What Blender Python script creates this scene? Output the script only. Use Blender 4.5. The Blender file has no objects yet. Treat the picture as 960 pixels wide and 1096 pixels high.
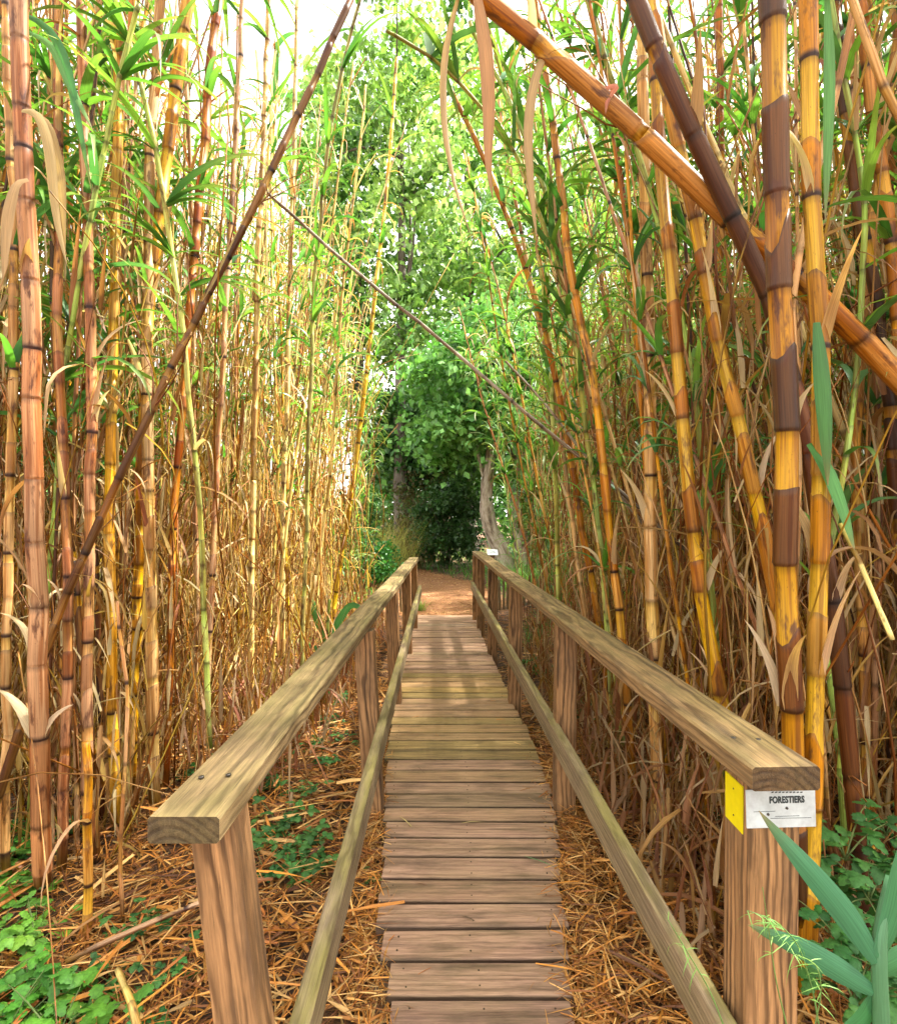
import bpy, math, random
import numpy as np
from mathutils import Vector, Matrix
R = math.radians
rng = np.random.default_rng(7)
random.seed(7)
C = bpy.context.scene.collection
scene = bpy.context.scene
F, CX, HY, EYE = 610.0, 480.0, 552.0, 1.47

def P(px, py, d):
    """a point of the place: sight line through the photo's pixel, at depth d metres"""
    return np.array([(px-CX)/F*d, d, EYE+(HY-py)/F*d])

# ------------------------------------------------------------------ mesh builder
class MB:
    def __init__(s): s.v=[]; s.f=[]; s.c=[]; s.g=[]; s.n=0
    def add(s, v, f, c, g=None):
        v=np.asarray(v,float).reshape(-1,3); f=np.asarray(f,np.int64).reshape(-1,4)
        c=np.asarray(c,float)
        if c.ndim==1: c=np.tile(c,(len(v),1))
        if g is None: g=v
        s.v.append(v); s.f.append(f+s.n); s.c.append(c); s.g.append(np.asarray(g,float).reshape(-1,3)); s.n+=len(v)
    def mesh(s, name, mat, smooth=True):
        V=np.concatenate(s.v); Fc=np.concatenate(s.f); Co=np.concatenate(s.c); G=np.concatenate(s.g)
        m=bpy.data.meshes.new(name)
        m.vertices.add(len(V)); m.vertices.foreach_set('co',V.astype(np.float32).ravel())
        m.loops.add(len(Fc)*4); m.loops.foreach_set('vertex_index',Fc.astype(np.int32).ravel())
        m.polygons.add(len(Fc))
        m.polygons.foreach_set('loop_start',(np.arange(len(Fc))*4).astype(np.int32))
        m.polygons.foreach_set('loop_total',np.full(len(Fc),4,np.int32))
        m.polygons.foreach_set('use_smooth',np.full(len(Fc),smooth))
        m.update(calc_edges=True)
        a=m.color_attributes.new('Col','FLOAT_COLOR','POINT')
        cc=np.ones((len(V),4),np.float32); cc[:,:3]=np.clip(Co,0,1); a.data.foreach_set('color',cc.ravel())
        a=m.attributes.new('gp','FLOAT_VECTOR','POINT'); a.data.foreach_set('vector',G.astype(np.float32).ravel())
        m.materials.append(mat)
        return m
    def build(s, name, mat, parent=None, smooth=True, loc=None):
        if not s.v: return None
        if loc is not None:
            L=np.asarray(loc,float)
            s.v=[v-L for v in s.v]
        o=bpy.data.objects.new(name, s.mesh(name,mat,smooth)); C.objects.link(o)
        if parent is not None: o.parent=parent
        if loc is not None and parent is None: o.location=loc
        return o

def tag(o,label=None,cat=None,group=None,kind=None):
    if label: o['label']=label
    if cat: o['category']=cat
    if group: o['group']=group
    if kind: o['kind']=kind
    return o
def thing(name,label,cat,loc=(0,0,0),group=None):
    o=bpy.data.objects.new(name,None); C.objects.link(o); o.location=Vector([float(a) for a in loc]); o.empty_display_size=.1
    return tag(o,label,cat,group)

def frames(p):
    p=np.asarray(p,float); t=np.gradient(p,axis=0); t/=np.linalg.norm(t,axis=1)[:,None]+1e-9
    up=np.array([0,1,0.]) if abs(t[0,1])<.9 else np.array([1.,0,0])
    a=np.cross(t,up); a/=np.linalg.norm(a,axis=1)[:,None]+1e-9
    b=np.cross(t,a)
    return t,a,b
def tube(B,p,r,col,sides=6,off=None,cap=True):
    p=np.asarray(p,float); n=len(p); r=np.broadcast_to(np.asarray(r,float),(n,))
    t,a,b=frames(p); an=np.arange(sides)/sides*2*math.pi
    ca,sa=np.cos(an),np.sin(an)
    v=p[:,None,:]+r[:,None,None]*(ca[None,:,None]*a[:,None,:]+sa[None,:,None]*b[:,None,:])
    if off is not None: v=v+off[:,:,None]*t[:,None,:]
    L=np.concatenate([[0],np.cumsum(np.linalg.norm(np.diff(p,axis=0),axis=1))])
    o=rng.uniform(0,50)
    g=np.stack([r[:,None]*ca+o, r[:,None]*sa, np.repeat(L[:,None],sides,1)+o],-1)
    col=np.asarray(col,float)
    if col.ndim==1: col=np.tile(col,(n,1))
    cc=np.repeat(col[:,None,:],sides,1)
    i=np.arange(n-1)[:,None]*sides; j=np.arange(sides)[None,:]; j2=(j+1)%sides
    f=np.stack([i+j,i+j2,i+sides+j2,i+sides+j],-1).reshape(-1,4)
    V=v.reshape(-1,3); CC=cc.reshape(-1,3); G=g.reshape(-1,3)
    if cap:
        k=len(V); V=np.vstack([V,p[-1:],p[:1]]); CC=np.vstack([CC,col[-1:],col[:1]]); G=np.vstack([G,G[-1:],G[:1]])
        ex=[]
        for q in range(0,sides-1,2):
            ex.append([(n-1)*sides+q,(n-1)*sides+q+1,(n-1)*sides+(q+2)%sides,k])
            ex.append([(q+2)%sides,q+1,q,k+1])
        f=np.vstack([f,np.array(ex)])
    B.add(V,f,CC,G)

def spline(pts,n):
    pts=np.asarray(pts,float); 
    d=np.concatenate([[0],np.cumsum(np.linalg.norm(np.diff(pts,axis=0),axis=1))])
    u=np.linspace(0,d[-1],n); q=np.stack([np.interp(u,d,pts[:,k]) for k in range(pts.shape[1])],1)
    w=max(1,n//(len(pts)*2))
    for _ in range(w*2):
        q[1:-1]=(q[:-2]+2*q[1:-1]+q[2:])/4
    return q

# palettes of base colours; 'pale' has far-left sunlight put into its yellow
PAL={
 'tan':  dict(sh=[(.62,.40,.21),(.58,.34,.16),(.68,.48,.28),(.50,.25,.10)],cu=[(.58,.36,.11),(.56,.38,.13)],nd=(.04,.02,.014)),
 'orange':dict(sh=[(.58,.28,.085),(.48,.19,.05),(.62,.37,.15),(.40,.15,.04)],cu=[(.60,.32,.06),(.56,.35,.08)],nd=(.035,.014,.01)),
 'yellow':dict(sh=[(.60,.36,.09),(.54,.28,.06),(.44,.21,.06)],cu=[(.62,.40,.06),(.56,.39,.08)],nd=(.05,.02,.01)),
 'dark': dict(sh=[(.13,.062,.022),(.085,.042,.018),(.24,.10,.03)],cu=[(.56,.33,.05),(.48,.25,.04)],nd=(.015,.009,.008)),
 'umber': dict(sh=[(.14,.075,.025),(.22,.12,.04),(.10,.055,.02)],cu=[(.34,.21,.055),(.26,.14,.04),(.40,.27,.07)],nd=(.015,.009,.008)),
 'grey': dict(sh=[(.26,.21,.16),(.32,.27,.20),(.20,.15,.11)],cu=[(.30,.24,.17)],nd=(.06,.045,.035)),
 'pale': dict(sh=[(.82,.66,.32),(.84,.70,.32),(.78,.58,.22)],cu=[(.80,.66,.22),(.78,.68,.26)],nd=(.24,.13,.05)),
 'green':dict(sh=[(.42,.50,.18),(.34,.44,.12),(.52,.50,.18)],cu=[(.32,.46,.10),(.46,.48,.12)],nd=(.12,.12,.04)),
}
def culm(B,path,r0,r1,pal,space=.22,sides=8,simple=False,frac=(.35,1.05)):
    """jointed cane along a dense path; returns list of (node point, tangent, radius)"""
    p=np.asarray(path,float); L=np.concatenate([[0],np.cumsum(np.linalg.norm(np.diff(p,axis=0),axis=1))]); T=L[-1]
    at=lambda u: np.stack([np.interp(u,L,p[:,k]) for k in range(3)],-1)
    pl=PAL[pal]; u=[];r=[];c=[];o=[]; nodes=[]
    s=rng.uniform(0,space*.5); s0=0.0
    rr=lambda x: r0+(r1-r0)*x/T
    shb=np.array(pl['sh'][rng.integers(len(pl['sh']))])
    base=np.array(pl['cu'][0]); u.append(0);r.append(r0);c.append(base*.6);o.append(0)
    while s<T-.03:
        sp=space*rng.uniform(.6,1.35)*(1-.25*s/T); e=min(s+sp,T-.005); ra=rr(s)
        sh=(.6*shb+.4*np.array(pl['sh'][rng.integers(len(pl['sh']))]))*rng.uniform(.75,1.15); cu=np.array(pl['cu'][rng.integers(len(pl['cu']))])*rng.uniform(.85,1.1); cu=cu*.85+shb*.15 if pal in('dark','yellow') else cu*.6+shb*.4
        nd=np.array(pl['nd'])
        if simple:
            u+= [s,s+.02,e-.012]; r+=[ra*1.08,ra*1.02,ra]; c+=[nd*.5+sh*.25,sh,cu if rng.random()<.25 else sh*.9]; o+=[0,0,0]
        else:
            ph=rng.uniform(.1,.6)*ra*(1 if rng.random()<.8 else 3)
            fr=rng.uniform(*frac); q=s+fr*sp
            nw=.15+rng.random()*.7; nk=nd if rng.random()<.25 else sh*rng.uniform(.3,.85)
            u+=[s-.004,s+.002,s+.007]; r+=[ra*1.0,ra*1.10,ra*1.09]; c+=[nk,nk,nk*.8+sh*.15]; o+=[0,0,0]
            u+=[s+.010+ra*.8*nw]; r+=[ra*1.06]; c+=[sh*.8]; o+=[ph*.3]
            if q<e-.03:
                u+=[q-.02,q,q+.002]; r+=[ra*1.09,ra*1.10,ra]; c+=[sh*1.05,sh*.55,cu]; o+=[ph,ph,ph]
                u+=[e-.03,e-.008]; r+=[ra*.99,ra*.98]; c+=[cu,cu*.6]; o+=[0,0]
            else:
                u+=[e-.03,e-.008]; r+=[ra*1.08,ra*1.02]; c+=[sh*1.05,sh*.5]; o+=[0,0]
        nodes.append((s,ra)); s=s+sp
    ns=np.array([0]+[a for a,_ in nodes]+[T]); zg=rng.normal(size=(len(ns),3))*min(r0*.28,.0035); zg[:,2]=0; zg[0]=0
    u=np.array(u); r=np.array(r); c=np.array(c); o=np.array(o)
    k=np.argsort(u,kind='stable'); u,r,c,o=u[k],r[k],c[k],o[k]
    an=np.arange(sides)/sides*2*math.pi; q1,q2,q3=rng.uniform(0,6,3); off=o[:,None]*(np.cos(an+q1)+.5*np.cos(2*an+q2)+.35*np.cos(3*an+q3))[None,:]
    pts=at(u)+np.stack([np.interp(u,ns,zg[:,k]) for k in range(3)],1)
    tube(B,pts,r,c,sides,off)
    t,_,_=frames(at(np.linspace(0,T,40)))
    return [(at(np.array(a)),t[min(39,int(a/T*39))],ra) for a,ra in nodes]

def leaves(B,base,az,elev,L,W,droop,col,seg=6,fold=.25,roll=None,tipc=None,curl=1.):
    """batch of long reed blades"""
    base=np.asarray(base,float).reshape(-1,3); n=len(base)
    if n==0: return
    bc=lambda x: np.broadcast_to(np.asarray(x,float),(n,)).copy()
    az,elev,L,W,droop=map(bc,(az,elev,L,W,droop)); roll=bc(0 if roll is None else roll)
    col=np.asarray(col,float); col=np.tile(col,(n,1)) if col.ndim==1 else col
    h=np.stack([np.cos(az),np.sin(az),0*az],1); side0=np.stack([-np.sin(az),np.cos(az),0*az],1)
    pos=base.copy(); P_=[pos.copy()]; D=[]
    ts=np.linspace(0,1,seg+1)
    wav=rng.uniform(-.25,.25,n)*curl
    for k in range(seg):
        el=np.maximum(elev-droop*(ts[k]+.5/seg)**1.2, -1.5)
        aa=az+wav*ts[k]*2
        hh=np.stack([np.cos(aa),np.sin(aa),0*aa],1)
        d=hh*np.cos(el)[:,None]; d[:,2]=np.sin(el); D.append(d)
        pos=pos+d*(L/seg)[:,None]; P_.append(pos.copy())
    D.append(D[-1]); P_=np.stack(P_,1); D=np.stack(D,1)
    w=np.array([ .55 if t==0 else (1-t)**.75*min(1,.6+t*2.5) for t in ts]); w[-1]=.02
    tw=roll[:,None]+ts[None,:]*(rng.uniform(-1.2,1.2,n)*curl)[:,None]
    up=np.cross(D,side0[:,None,:]); up/=np.linalg.norm(up,axis=2)[:,:,None]+1e-9
    sd=side0[:,None,:]*np.cos(tw)[:,:,None]+up*np.sin(tw)[:,:,None]
    nn=np.cross(sd,D)
    hw=(W[:,None]*w[None,:]*.5)[:,:,None]
    a=P_+sd*hw; b=P_-sd*hw; m=P_+nn*hw*fold
    v=np.stack([a,m,b],2).reshape(n,-1,3)       # n,(seg+1)*3
    K=(seg+1)*3
    fq=[]
    for k in range(seg):
        for q in (0,1): fq.append([k*3+q,k*3+q+1,k*3+3+q+1,k*3+3+q])
    f=(np.arange(n)[:,None,None]*K+np.array(fq)[None]).reshape(-1,4)
    cc=np.repeat(col[:,None,:],K,1)
    if tipc is not None:
        tt=np.repeat(ts,3)[None,:,None]**3; cc=cc*(1-tt)+np.asarray(tipc)*tt
    cc=cc.copy(); cc[:,1::3]*=1.15
    s=np.repeat(ts,3)[None,:]*L[:,None]; x=np.tile(np.array([1,0,-1.]),seg+1)[None,:]*hw[:,:,0].repeat(3,1)
    g=np.stack([x+rng.uniform(0,30,n)[:,None],x*0,s+rng.uniform(0,30,n)[:,None]],-1)
    B.add(v.reshape(-1,3),f,cc.reshape(-1,3),g.reshape(-1,3))

def ribbon(B,pts,W,col,n=14,fold=.3,face=(0,-1,.25),peak=.35,roll=0.):
    """one blade along given 3D points, turned towards 'face'"""
    q=spline(pts,n); t,_,_=frames(q); fc=np.array(face,float)
    sd=np.cross(t,fc); sd/=np.linalg.norm(sd,axis=1)[:,None]+1e-9
    nn=np.cross(sd,t); ts=np.linspace(0,1,n)
    tw=roll*ts
    sd,nn=sd*np.cos(tw)[:,None]+nn*np.sin(tw)[:,None], nn*np.cos(tw)[:,None]-sd*np.sin(tw)[:,None]
    w=np.where(ts<peak,.45+.55*np.sin(ts/peak*math.pi/2),np.cos((ts-peak)/(1-peak)*math.pi/2)**.8)*W/2
    w[-1]=.0004
    v=np.stack([q+sd*w[:,None],q+nn*(w*fold)[:,None],q-sd*w[:,None]],1)
    f=[]
    for k in range(n-1):
        for j in (0,1): f.append([k*3+j,k*3+j+1,k*3+4+j,k*3+3+j])
    c=np.tile(np.asarray(col,float),(n*3,1)); c[1::3]*=1.25; tf=(np.repeat(ts,3)[:,None]**10); c=c*(1-tf)+np.array([.30,.20,.09])*tf
    L=np.concatenate([[0],np.cumsum(np.linalg.norm(np.diff(q,axis=0),axis=1))]); o=rng.uniform(0,30)
    g=np.stack([np.stack([w,w*0,-w],1)+o,np.zeros((n,3)),np.repeat(L[:,None],3,1)+o],-1)
    B.add(v.reshape(-1,3),f,c,g.reshape(-1,3))

def diamonds(B,p,size,col,flat=0.0):
    """small broad leaves, two-sided rhombs folded on the midrib"""
    p=np.asarray(p,float); n=len(p); size=np.broadcast_to(size,(n,))
    d=rng.normal(size=(n,3)); d[:,2]-=.4; d/=np.linalg.norm(d,axis=1)[:,None]
    e=rng.normal(size=(n,3)); e[:,2]*=(1-flat); s=np.cross(d,e); s/=np.linalg.norm(s,axis=1)[:,None]+1e-9
    nn=np.cross(d,s)
    L=size[:,None]; tip=p+d*L; a=p+d*L*.42+s*L*.36+nn*L*.08; b=p+d*L*.42-s*L*.36+nn*L*.08; m=p
    v=np.stack([m,a,tip,b],1).reshape(-1,3); f=np.arange(n*4).reshape(-1,4)
    B.add(v,f,np.repeat(col,4,0),v)

# ------------------------------------------------------------------ materials
def mat(name):
    m=bpy.data.materials.new(name); m.use_nodes=True; nt=m.node_tree; nt.nodes.clear()
    out=nt.nodes.new('ShaderNodeOutputMaterial'); return m,nt,out
def N(nt,t,**k):
    n=nt.nodes.new(t)
    for a,b in k.items():
        if a in n.inputs: n.inputs[a].default_value=b
        else: setattr(n,a,b)
    return n
def link(nt,a,b): nt.links.new(a,b)
def vmul(nt,src,vec):
    n=nt.nodes.new('ShaderNodeVectorMath'); n.operation='MULTIPLY'; link(nt,src,n.inputs[0]); n.inputs[1].default_value=vec; return n.outputs[0]
def math_(nt,op,a,b=None,c=None,clamp=False):
    n=nt.nodes.new('ShaderNodeMath'); n.operation=op; n.use_clamp=clamp
    for i,x in enumerate((a,b,c)):
        if x is None: continue
        if isinstance(x,(int,float)): n.inputs[i].default_value=x
        else: link(nt,x,n.inputs[i])
    return n.outputs[0]
def mixc(nt,fac,a,b,mode='MIX'):
    n=nt.nodes.new('ShaderNodeMix'); n.data_type='RGBA'; n.blend_type=mode
    for i,x in ((0,fac),(6,a),(7,b)):
        if isinstance(x,(int,float)): n.inputs[i].default_value=x
        elif isinstance(x,(tuple,list)): n.inputs[i].default_value=(*x[:3],1)
        else: link(nt,x,n.inputs[i])
    return n.outputs[2]
def ramp(nt,fac,stops,interp='LINEAR'):
    n=nt.nodes.new('ShaderNodeValToRGB'); n.color_ramp.interpolation=interp
    el=n.color_ramp.elements
    while len(el)<len(stops): el.new(.5)
    for e,(p,c) in zip(el,stops):
        e.position=p; e.color=(c,c,c,1) if isinstance(c,(int,float)) else (*c,1)
    link(nt,fac,n.inputs[0]); return n.outputs[0]
def noise(nt,vec,scale=1,detail=3,rough=.55):
    n=N(nt,'ShaderNodeTexNoise'); n.inputs['Scale'].default_value=scale; n.inputs['Detail'].default_value=detail; n.inputs['Roughness'].default_value=rough
    link(nt,vec,n.inputs['Vector']); return n.outputs[0]
def attr(nt,nm,kind='Vector'):
    a=nt.nodes.new('ShaderNodeAttribute'); a.attribute_name=nm; return a.outputs[kind]

def cane_material():
    m,nt,out=mat('cane_skin'); gp=attr(nt,'gp'); col=attr(nt,'Col','Color')
    st=noise(nt,vmul(nt,gp,(260,260,5)),1,3); s=ramp(nt,st,[(.35,.75),(.7,1.25)])
    c=mixc(nt,1,col,s,'MULTIPLY')
    bl=noise(nt,vmul(nt,gp,(26,26,7)),1,4,.65); b=ramp(nt,bl,[(.56,0),(.66,.85)])
    c=mixc(nt,b,c,(.085,.035,.018))
    lg=noise(nt,vmul(nt,gp,(45,45,1.6)),1,3,.55); lg=ramp(nt,lg,[(.47,0),(.56,.8)])
    c=mixc(nt,lg,c,mixc(nt,1,c,(.50,.36,.26),'MULTIPLY'))
    sp=noise(nt,vmul(nt,gp,(240,240,120)),1,2); sp=ramp(nt,sp,[(.68,0),(.74,.6)])
    c=mixc(nt,sp,c,(.03,.018,.012))
    oi=nt.nodes.new('ShaderNodeObjectInfo')
    h=N(nt,'ShaderNodeHueSaturation'); h.inputs['Saturation'].default_value=1.12
    link(nt,math_(nt,'MULTIPLY_ADD',oi.outputs['Random'],.035,.482),h.inputs['Hue'])
    link(nt,math_(nt,'MULTIPLY_ADD',oi.outputs['Random'],.5,.82),h.inputs['Value']); link(nt,c,h.inputs['Color'])
    p=N(nt,'ShaderNodeBsdfPrincipled'); link(nt,h.outputs[0],p.inputs['Base Color']); p.inputs['Roughness'].default_value=.5; p.inputs['Specular IOR Level'].default_value=.35
    bu=N(nt,'ShaderNodeBump'); bu.inputs['Strength'].default_value=.25; bu.inputs['Distance'].default_value=.003; link(nt,st,bu.inputs['Height']); link(nt,bu.outputs[0],p.inputs['Normal'])
    link(nt,p.outputs[0],out.inputs[0]); return m
def leaf_material(name,trans=.4,rough=.45,sc=(500,1,8)):
    m,nt,out=mat(name); gp=attr(nt,'gp'); col=attr(nt,'Col','Color')
    st=noise(nt,vmul(nt,gp,sc),1,2); c=mixc(nt,1,col,ramp(nt,st,[(.3,.75),(.7,1.2)]),'MULTIPLY')
    oi=nt.nodes.new('ShaderNodeObjectInfo')
    h=N(nt,'ShaderNodeHueSaturation'); link(nt,math_(nt,'MULTIPLY_ADD',oi.outputs['Random'],.03,.485),h.inputs['Hue']); link(nt,c,h.inputs['Color'])
    p=N(nt,'ShaderNodeBsdfPrincipled'); link(nt,h.outputs[0],p.inputs['Base Color']); p.inputs['Roughness'].default_value=rough
    t=N(nt,'ShaderNodeBsdfTranslucent'); t2=mixc(nt,1,h.outputs[0],(1.0,1.0,.55),'MULTIPLY'); link(nt,t2,t.inputs[0])
    mx=N(nt,'ShaderNodeMixShader'); mx.inputs[0].default_value=trans; link(nt,p.outputs[0],mx.inputs[1]); link(nt,t.outputs[0],mx.inputs[2])
    link(nt,mx.outputs[0],out.inputs[0]); return m
def wood_material(name,ca,cb,moss=0.,mosscol=(.30,.27,.06),ringscale=150,con=1.):
    """gp = (along, across, thick) in metres with a per-board offset"""
    m,nt,out=mat(name); gp=attr(nt,'gp'); col=attr(nt,'Col','Color')
    sx=N(nt,'ShaderNodeSeparateXYZ'); link(nt,gp,sx.inputs[0])
    wob=noise(nt,vmul(nt,gp,(1.9,6,6)),1,3,.5); wo2=noise(nt,vmul(nt,gp,(2.7,9,9)),1,3,.5)
    ac=math_(nt,'MULTIPLY_ADD',wob,.07,sx.outputs[1]); tt=math_(nt,'MULTIPLY_ADD',wo2,.05,sx.outputs[2])
    ac2=math_(nt,'MULTIPLY',ac,ac); th=math_(nt,'MULTIPLY',tt,tt)
    dist=math_(nt,'SQRT',math_(nt,'ADD',ac2,th))
    fine=noise(nt,vmul(nt,gp,(14,260,260)),1,4,.6)
    cmask=ramp(nt,noise(nt,vmul(nt,gp,(1.2,16,16)),1,2,.5),[(.35,.35),(.65,1)])
    ring=math_(nt,'SINE',math_(nt,'MULTIPLY_ADD',fine,2.6,math_(nt,'MULTIPLY',dist,ringscale*6.28)))
    rg=ramp(nt,math_(nt,'MULTIPLY_ADD',ring,.5,.5),[(0,0),(.55,.2*con),(.93,con)])
    c=mixc(nt,math_(nt,'MULTIPLY',rg,cmask),ca,cb)
    c=mixc(nt,1,c,ramp(nt,fine,[(.3,.7),(.7,1.2)]),'MULTIPLY')
    c=mixc(nt,1,c,col,'MULTIPLY')
    big=noise(nt,vmul(nt,gp,(3.5,14,14)),1,4,.65)
    c=mixc(nt,math_(nt,'MULTIPLY',ramp(nt,big,[(.48,0),(.72,1)]),.7),c,(.07,.045,.03))
    c=mixc(nt,1,c,ramp(nt,noise(nt,vmul(nt,gp,(1.5,70,70)),1,3,.6),[(.35,.68),(.6,1.12)]),'MULTIPLY')
    if moss>0:
        mo=ramp(nt,noise(nt,vmul(nt,gp,(2.2,9,9)),1,5,.7),[(.36,0),(.6,1)])
        ge=nt.nodes.new('ShaderNodeNewGeometry'); s2=N(nt,'ShaderNodeSeparateXYZ'); link(nt,ge.outputs['Normal'],s2.inputs[0])
        mo=math_(nt,'MULTIPLY',math_(nt,'MULTIPLY',mo,ramp(nt,s2.outputs[2],[(.0,.25),(.8,1)])),moss)
        c=mixc(nt,mo,c,mixc(nt,rg,mosscol,tuple(x*.55 for x in mosscol)))
    crk=noise(nt,vmul(nt,gp,(5,420,420)),1,2,.5); ck=ramp(nt,crk,[(.66,0),(.72,1)])
    c=mixc(nt,math_(nt,'MULTIPLY',ck,.75),c,(.025,.016,.012))
    p=N(nt,'ShaderNodeBsdfPrincipled'); link(nt,c,p.inputs['Base Color']); p.inputs['Roughness'].default_value=.68; p.inputs['Specular IOR Level'].default_value=.3
    hgt=math_(nt,'SUBTRACT',math_(nt,'MULTIPLY_ADD',math_(nt,'MULTIPLY',rg,cmask),.6,fine),ck)
    bu=N(nt,'ShaderNodeBump'); bu.inputs['Strength'].default_value=.55; bu.inputs['Distance'].default_value=.003; link(nt,hgt,bu.inputs['Height']); link(nt,bu.outputs[0],p.inputs['Normal'])
    link(nt,p.outputs[0],out.inputs[0]); return m
def plain(name,col,rough=.5,ns=60,amt=.25,metal=0.,bump=.2):
    m,nt,out=mat(name); tc=nt.nodes.new('ShaderNodeTexCoord'); n=noise(nt,tc.outputs['Object'],ns,4,.6)
    c=mixc(nt,1,col,ramp(nt,n,[(.3,1-amt),(.7,1+amt*.5)]),'MULTIPLY')
    p=N(nt,'ShaderNodeBsdfPrincipled'); link(nt,c,p.inputs['Base Color']); p.inputs['Roughness'].default_value=rough; p.inputs['Metallic'].default_value=metal
    bu=N(nt,'ShaderNodeBump'); bu.inputs['Strength'].default_value=bump; bu.inputs['Distance'].default_value=.004; link(nt,n,bu.inputs['Height']); link(nt,bu.outputs[0],p.inputs['Normal'])
    link(nt,p.outputs[0],out.inputs[0]); return m
def ground_material(name,stops,sc=9,det=6):
    m,nt,out=mat(name); ge=nt.nodes.new('ShaderNodeNewGeometry')
    a=noise(nt,ge.outputs['Position'],sc,det,.7); b=noise(nt,ge.outputs['Position'],1.1,3)
    f=math_(nt,'MULTIPLY_ADD',b,.35,math_(nt,'MULTIPLY',a,.8)); f=math_(nt,'SUBTRACT',f,.07)
    c=ramp(nt,f,stops)
    p=N(nt,'ShaderNodeBsdfPrincipled'); link(nt,c,p.inputs['Base Color']); p.inputs['Roughness'].default_value=.9
    bu=N(nt,'ShaderNodeBump'); bu.inputs['Strength'].default_value=.8; bu.inputs['Distance'].default_value=.03; link(nt,a,bu.inputs['Height']); link(nt,bu.outputs[0],p.inputs['Normal'])
    link(nt,p.outputs[0],out.inputs[0]); return m
def bark_material(nm='bark',k=1.):
    m,nt,out=mat(nm); gp=attr(nt,'gp')
    a=noise(nt,vmul(nt,gp,(9,9,2.2)),1,6,.7); c=ramp(nt,a,[(.36,(.10*k,.07*k,.05*k)),(.46,(.36*k,.28*k,.21*k)),(.62,(.62*k,.54*k,.44*k))])
    p=N(nt,'ShaderNodeBsdfPrincipled'); link(nt,c,p.inputs['Base Color']); p.inputs['Roughness'].default_value=.9
    bu=N(nt,'ShaderNodeBump'); bu.inputs['Strength'].default_value=1; bu.inputs['Distance'].default_value=.04; link(nt,a,bu.inputs['Height']); link(nt,bu.outputs[0],p.inputs['Normal'])
    link(nt,p.outputs[0],out.inputs[0]); return m
M_cane=cane_material(); M_leaf=leaf_material('reed_leaf',.42); M_dry=leaf_material('dry_blade',.4,.6)
M_tree=leaf_material('tree_leaf',.38,.4,(6,6,6)); M_bark=bark_material(); M_bark2=bark_material('dark_bark',.3); M_straw=leaf_material('straw_litter',.12,.55,(300,1,30))
M_herb=leaf_material('herb_leaf',.3,.6,(140,140,140))
W_deck=wood_material('deck_boards',(.45,.27,.18),(.28,.16,.10),.15,(.36,.30,.10),55,.6)
W_rail=wood_material('rail_timber',(.29,.20,.095),(.11,.068,.032),.5,(.22,.19,.06),62,1.)
W_railr=wood_material('rail_timber_brown',(.31,.19,.09),(.12,.065,.03),.4,(.23,.20,.065),62,1.)
W_post=wood_material('post_timber',(.44,.235,.10),(.085,.04,.016),.12,(.3,.25,.1),62,1.)
W_low=wood_material('low_rail_timber',(.31,.23,.14),(.15,.10,.055),.7,(.32,.28,.07),60,.8)
M_yellow=plain('yellow_plastic',(.85,.72,.0),.35,40,.08,bump=.05); M_white=plain('white_plate',(.62,.68,.70),.35,25,.3,bump=.1)
M_ink=plain('black_ink',(.03,.045,.05),.5,80,.4); M_metal=plain('screw_steel',(.10,.09,.08),.35,200,.4,.8)

# ------------------------------------------------------------------ terrain
def gz(x,y):
    x=np.asarray(x,float); y=np.asarray(y,float)
    z=-.055-.10*np.clip((y-3.2)/1.5,0,1)*np.clip((8.4-y)/1.2,0,1)
    z=z+.035*np.clip((y-8.0)/.6,0,1)
    z=z+.02*np.sin(x*1.7+y*.9)*np.clip(abs(x)-.6,0,1)
    z=z-.08*np.clip(abs(x)-1.0,0,1)*np.clip((8-y)/2,0,1)
    return z
def grid(xs,ys,zf,name,mt,kind='structure'):
    X,Y=np.meshgrid(xs,ys); Z=zf(X,Y); v=np.stack([X,Y,Z],-1).reshape(-1,3); nx=len(xs)
    f=[]
    for j in range(len(ys)-1):
        b=j*nx+np.arange(nx-1); f.append(np.stack([b,b+1,b+nx+1,b+nx],1))
    B=MB(); B.add(v,np.vstack(f),(1,1,1)); return tag(B.build(name,mt),kind=kind)
xs=np.concatenate([[-400,-150,-60,-25,-12],np.linspace(-8,8,90),[12,25,60,150,400]])
ys=np.concatenate([[-400,-100,-30,-10,-4],np.linspace(-2,22,130),[26,34,50,90,200,600]])
grid(xs,ys,gz,'ground',ground_material('leafy_soil',[(.30,(.012,.008,.005)),(.48,(.06,.03,.014)),(.62,(.22,.10,.035)),(.75,(.34,.19,.08))],22))
# trodden path beyond the boardwalk, bending left
def path_sheet():
    pts=np.array([[-.05,8.45],[-.15,9.5],[-.35,11],[-.9,13],[-2.0,15.5],[-4,19],[-7,23]]); w=np.array([.62,1.25,1.35,1.3,1.2,1.1,1.0])
    q=spline(np.column_stack([pts,w]),40); t=np.gradient(q[:,:2],axis=0); t/=np.linalg.norm(t,axis=1)[:,None]; s=np.stack([t[:,1],-t[:,0]],1)
    V=[]; 
    for k in range(40):
        for u in np.linspace(-1,1,9):
            ww=q[k,2]*(1+.10*math.sin(k*1.9+u*2)+.06*math.sin(k*.83))
            x,y=q[k,:2]+s[k]*u*ww; V.append((x,y,float(gz(x,y))+.004+.01*(1-u*u)))
    f=[[k*9+j,k*9+j+1,k*9+10+j,k*9+9+j] for k in range(39) for j in range(8)]
    B=MB(); B.add(V,f,(1,1,1))
    return tag(B.build('path',ground_material('chip_path',[(.30,(.07,.028,.012)),(.46,(.24,.10,.035)),(.60,(.40,.19,.075)),(.78,(.50,.31,.15))],26)),kind='structure'),q
_,PATHQ=path_sheet()

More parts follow.
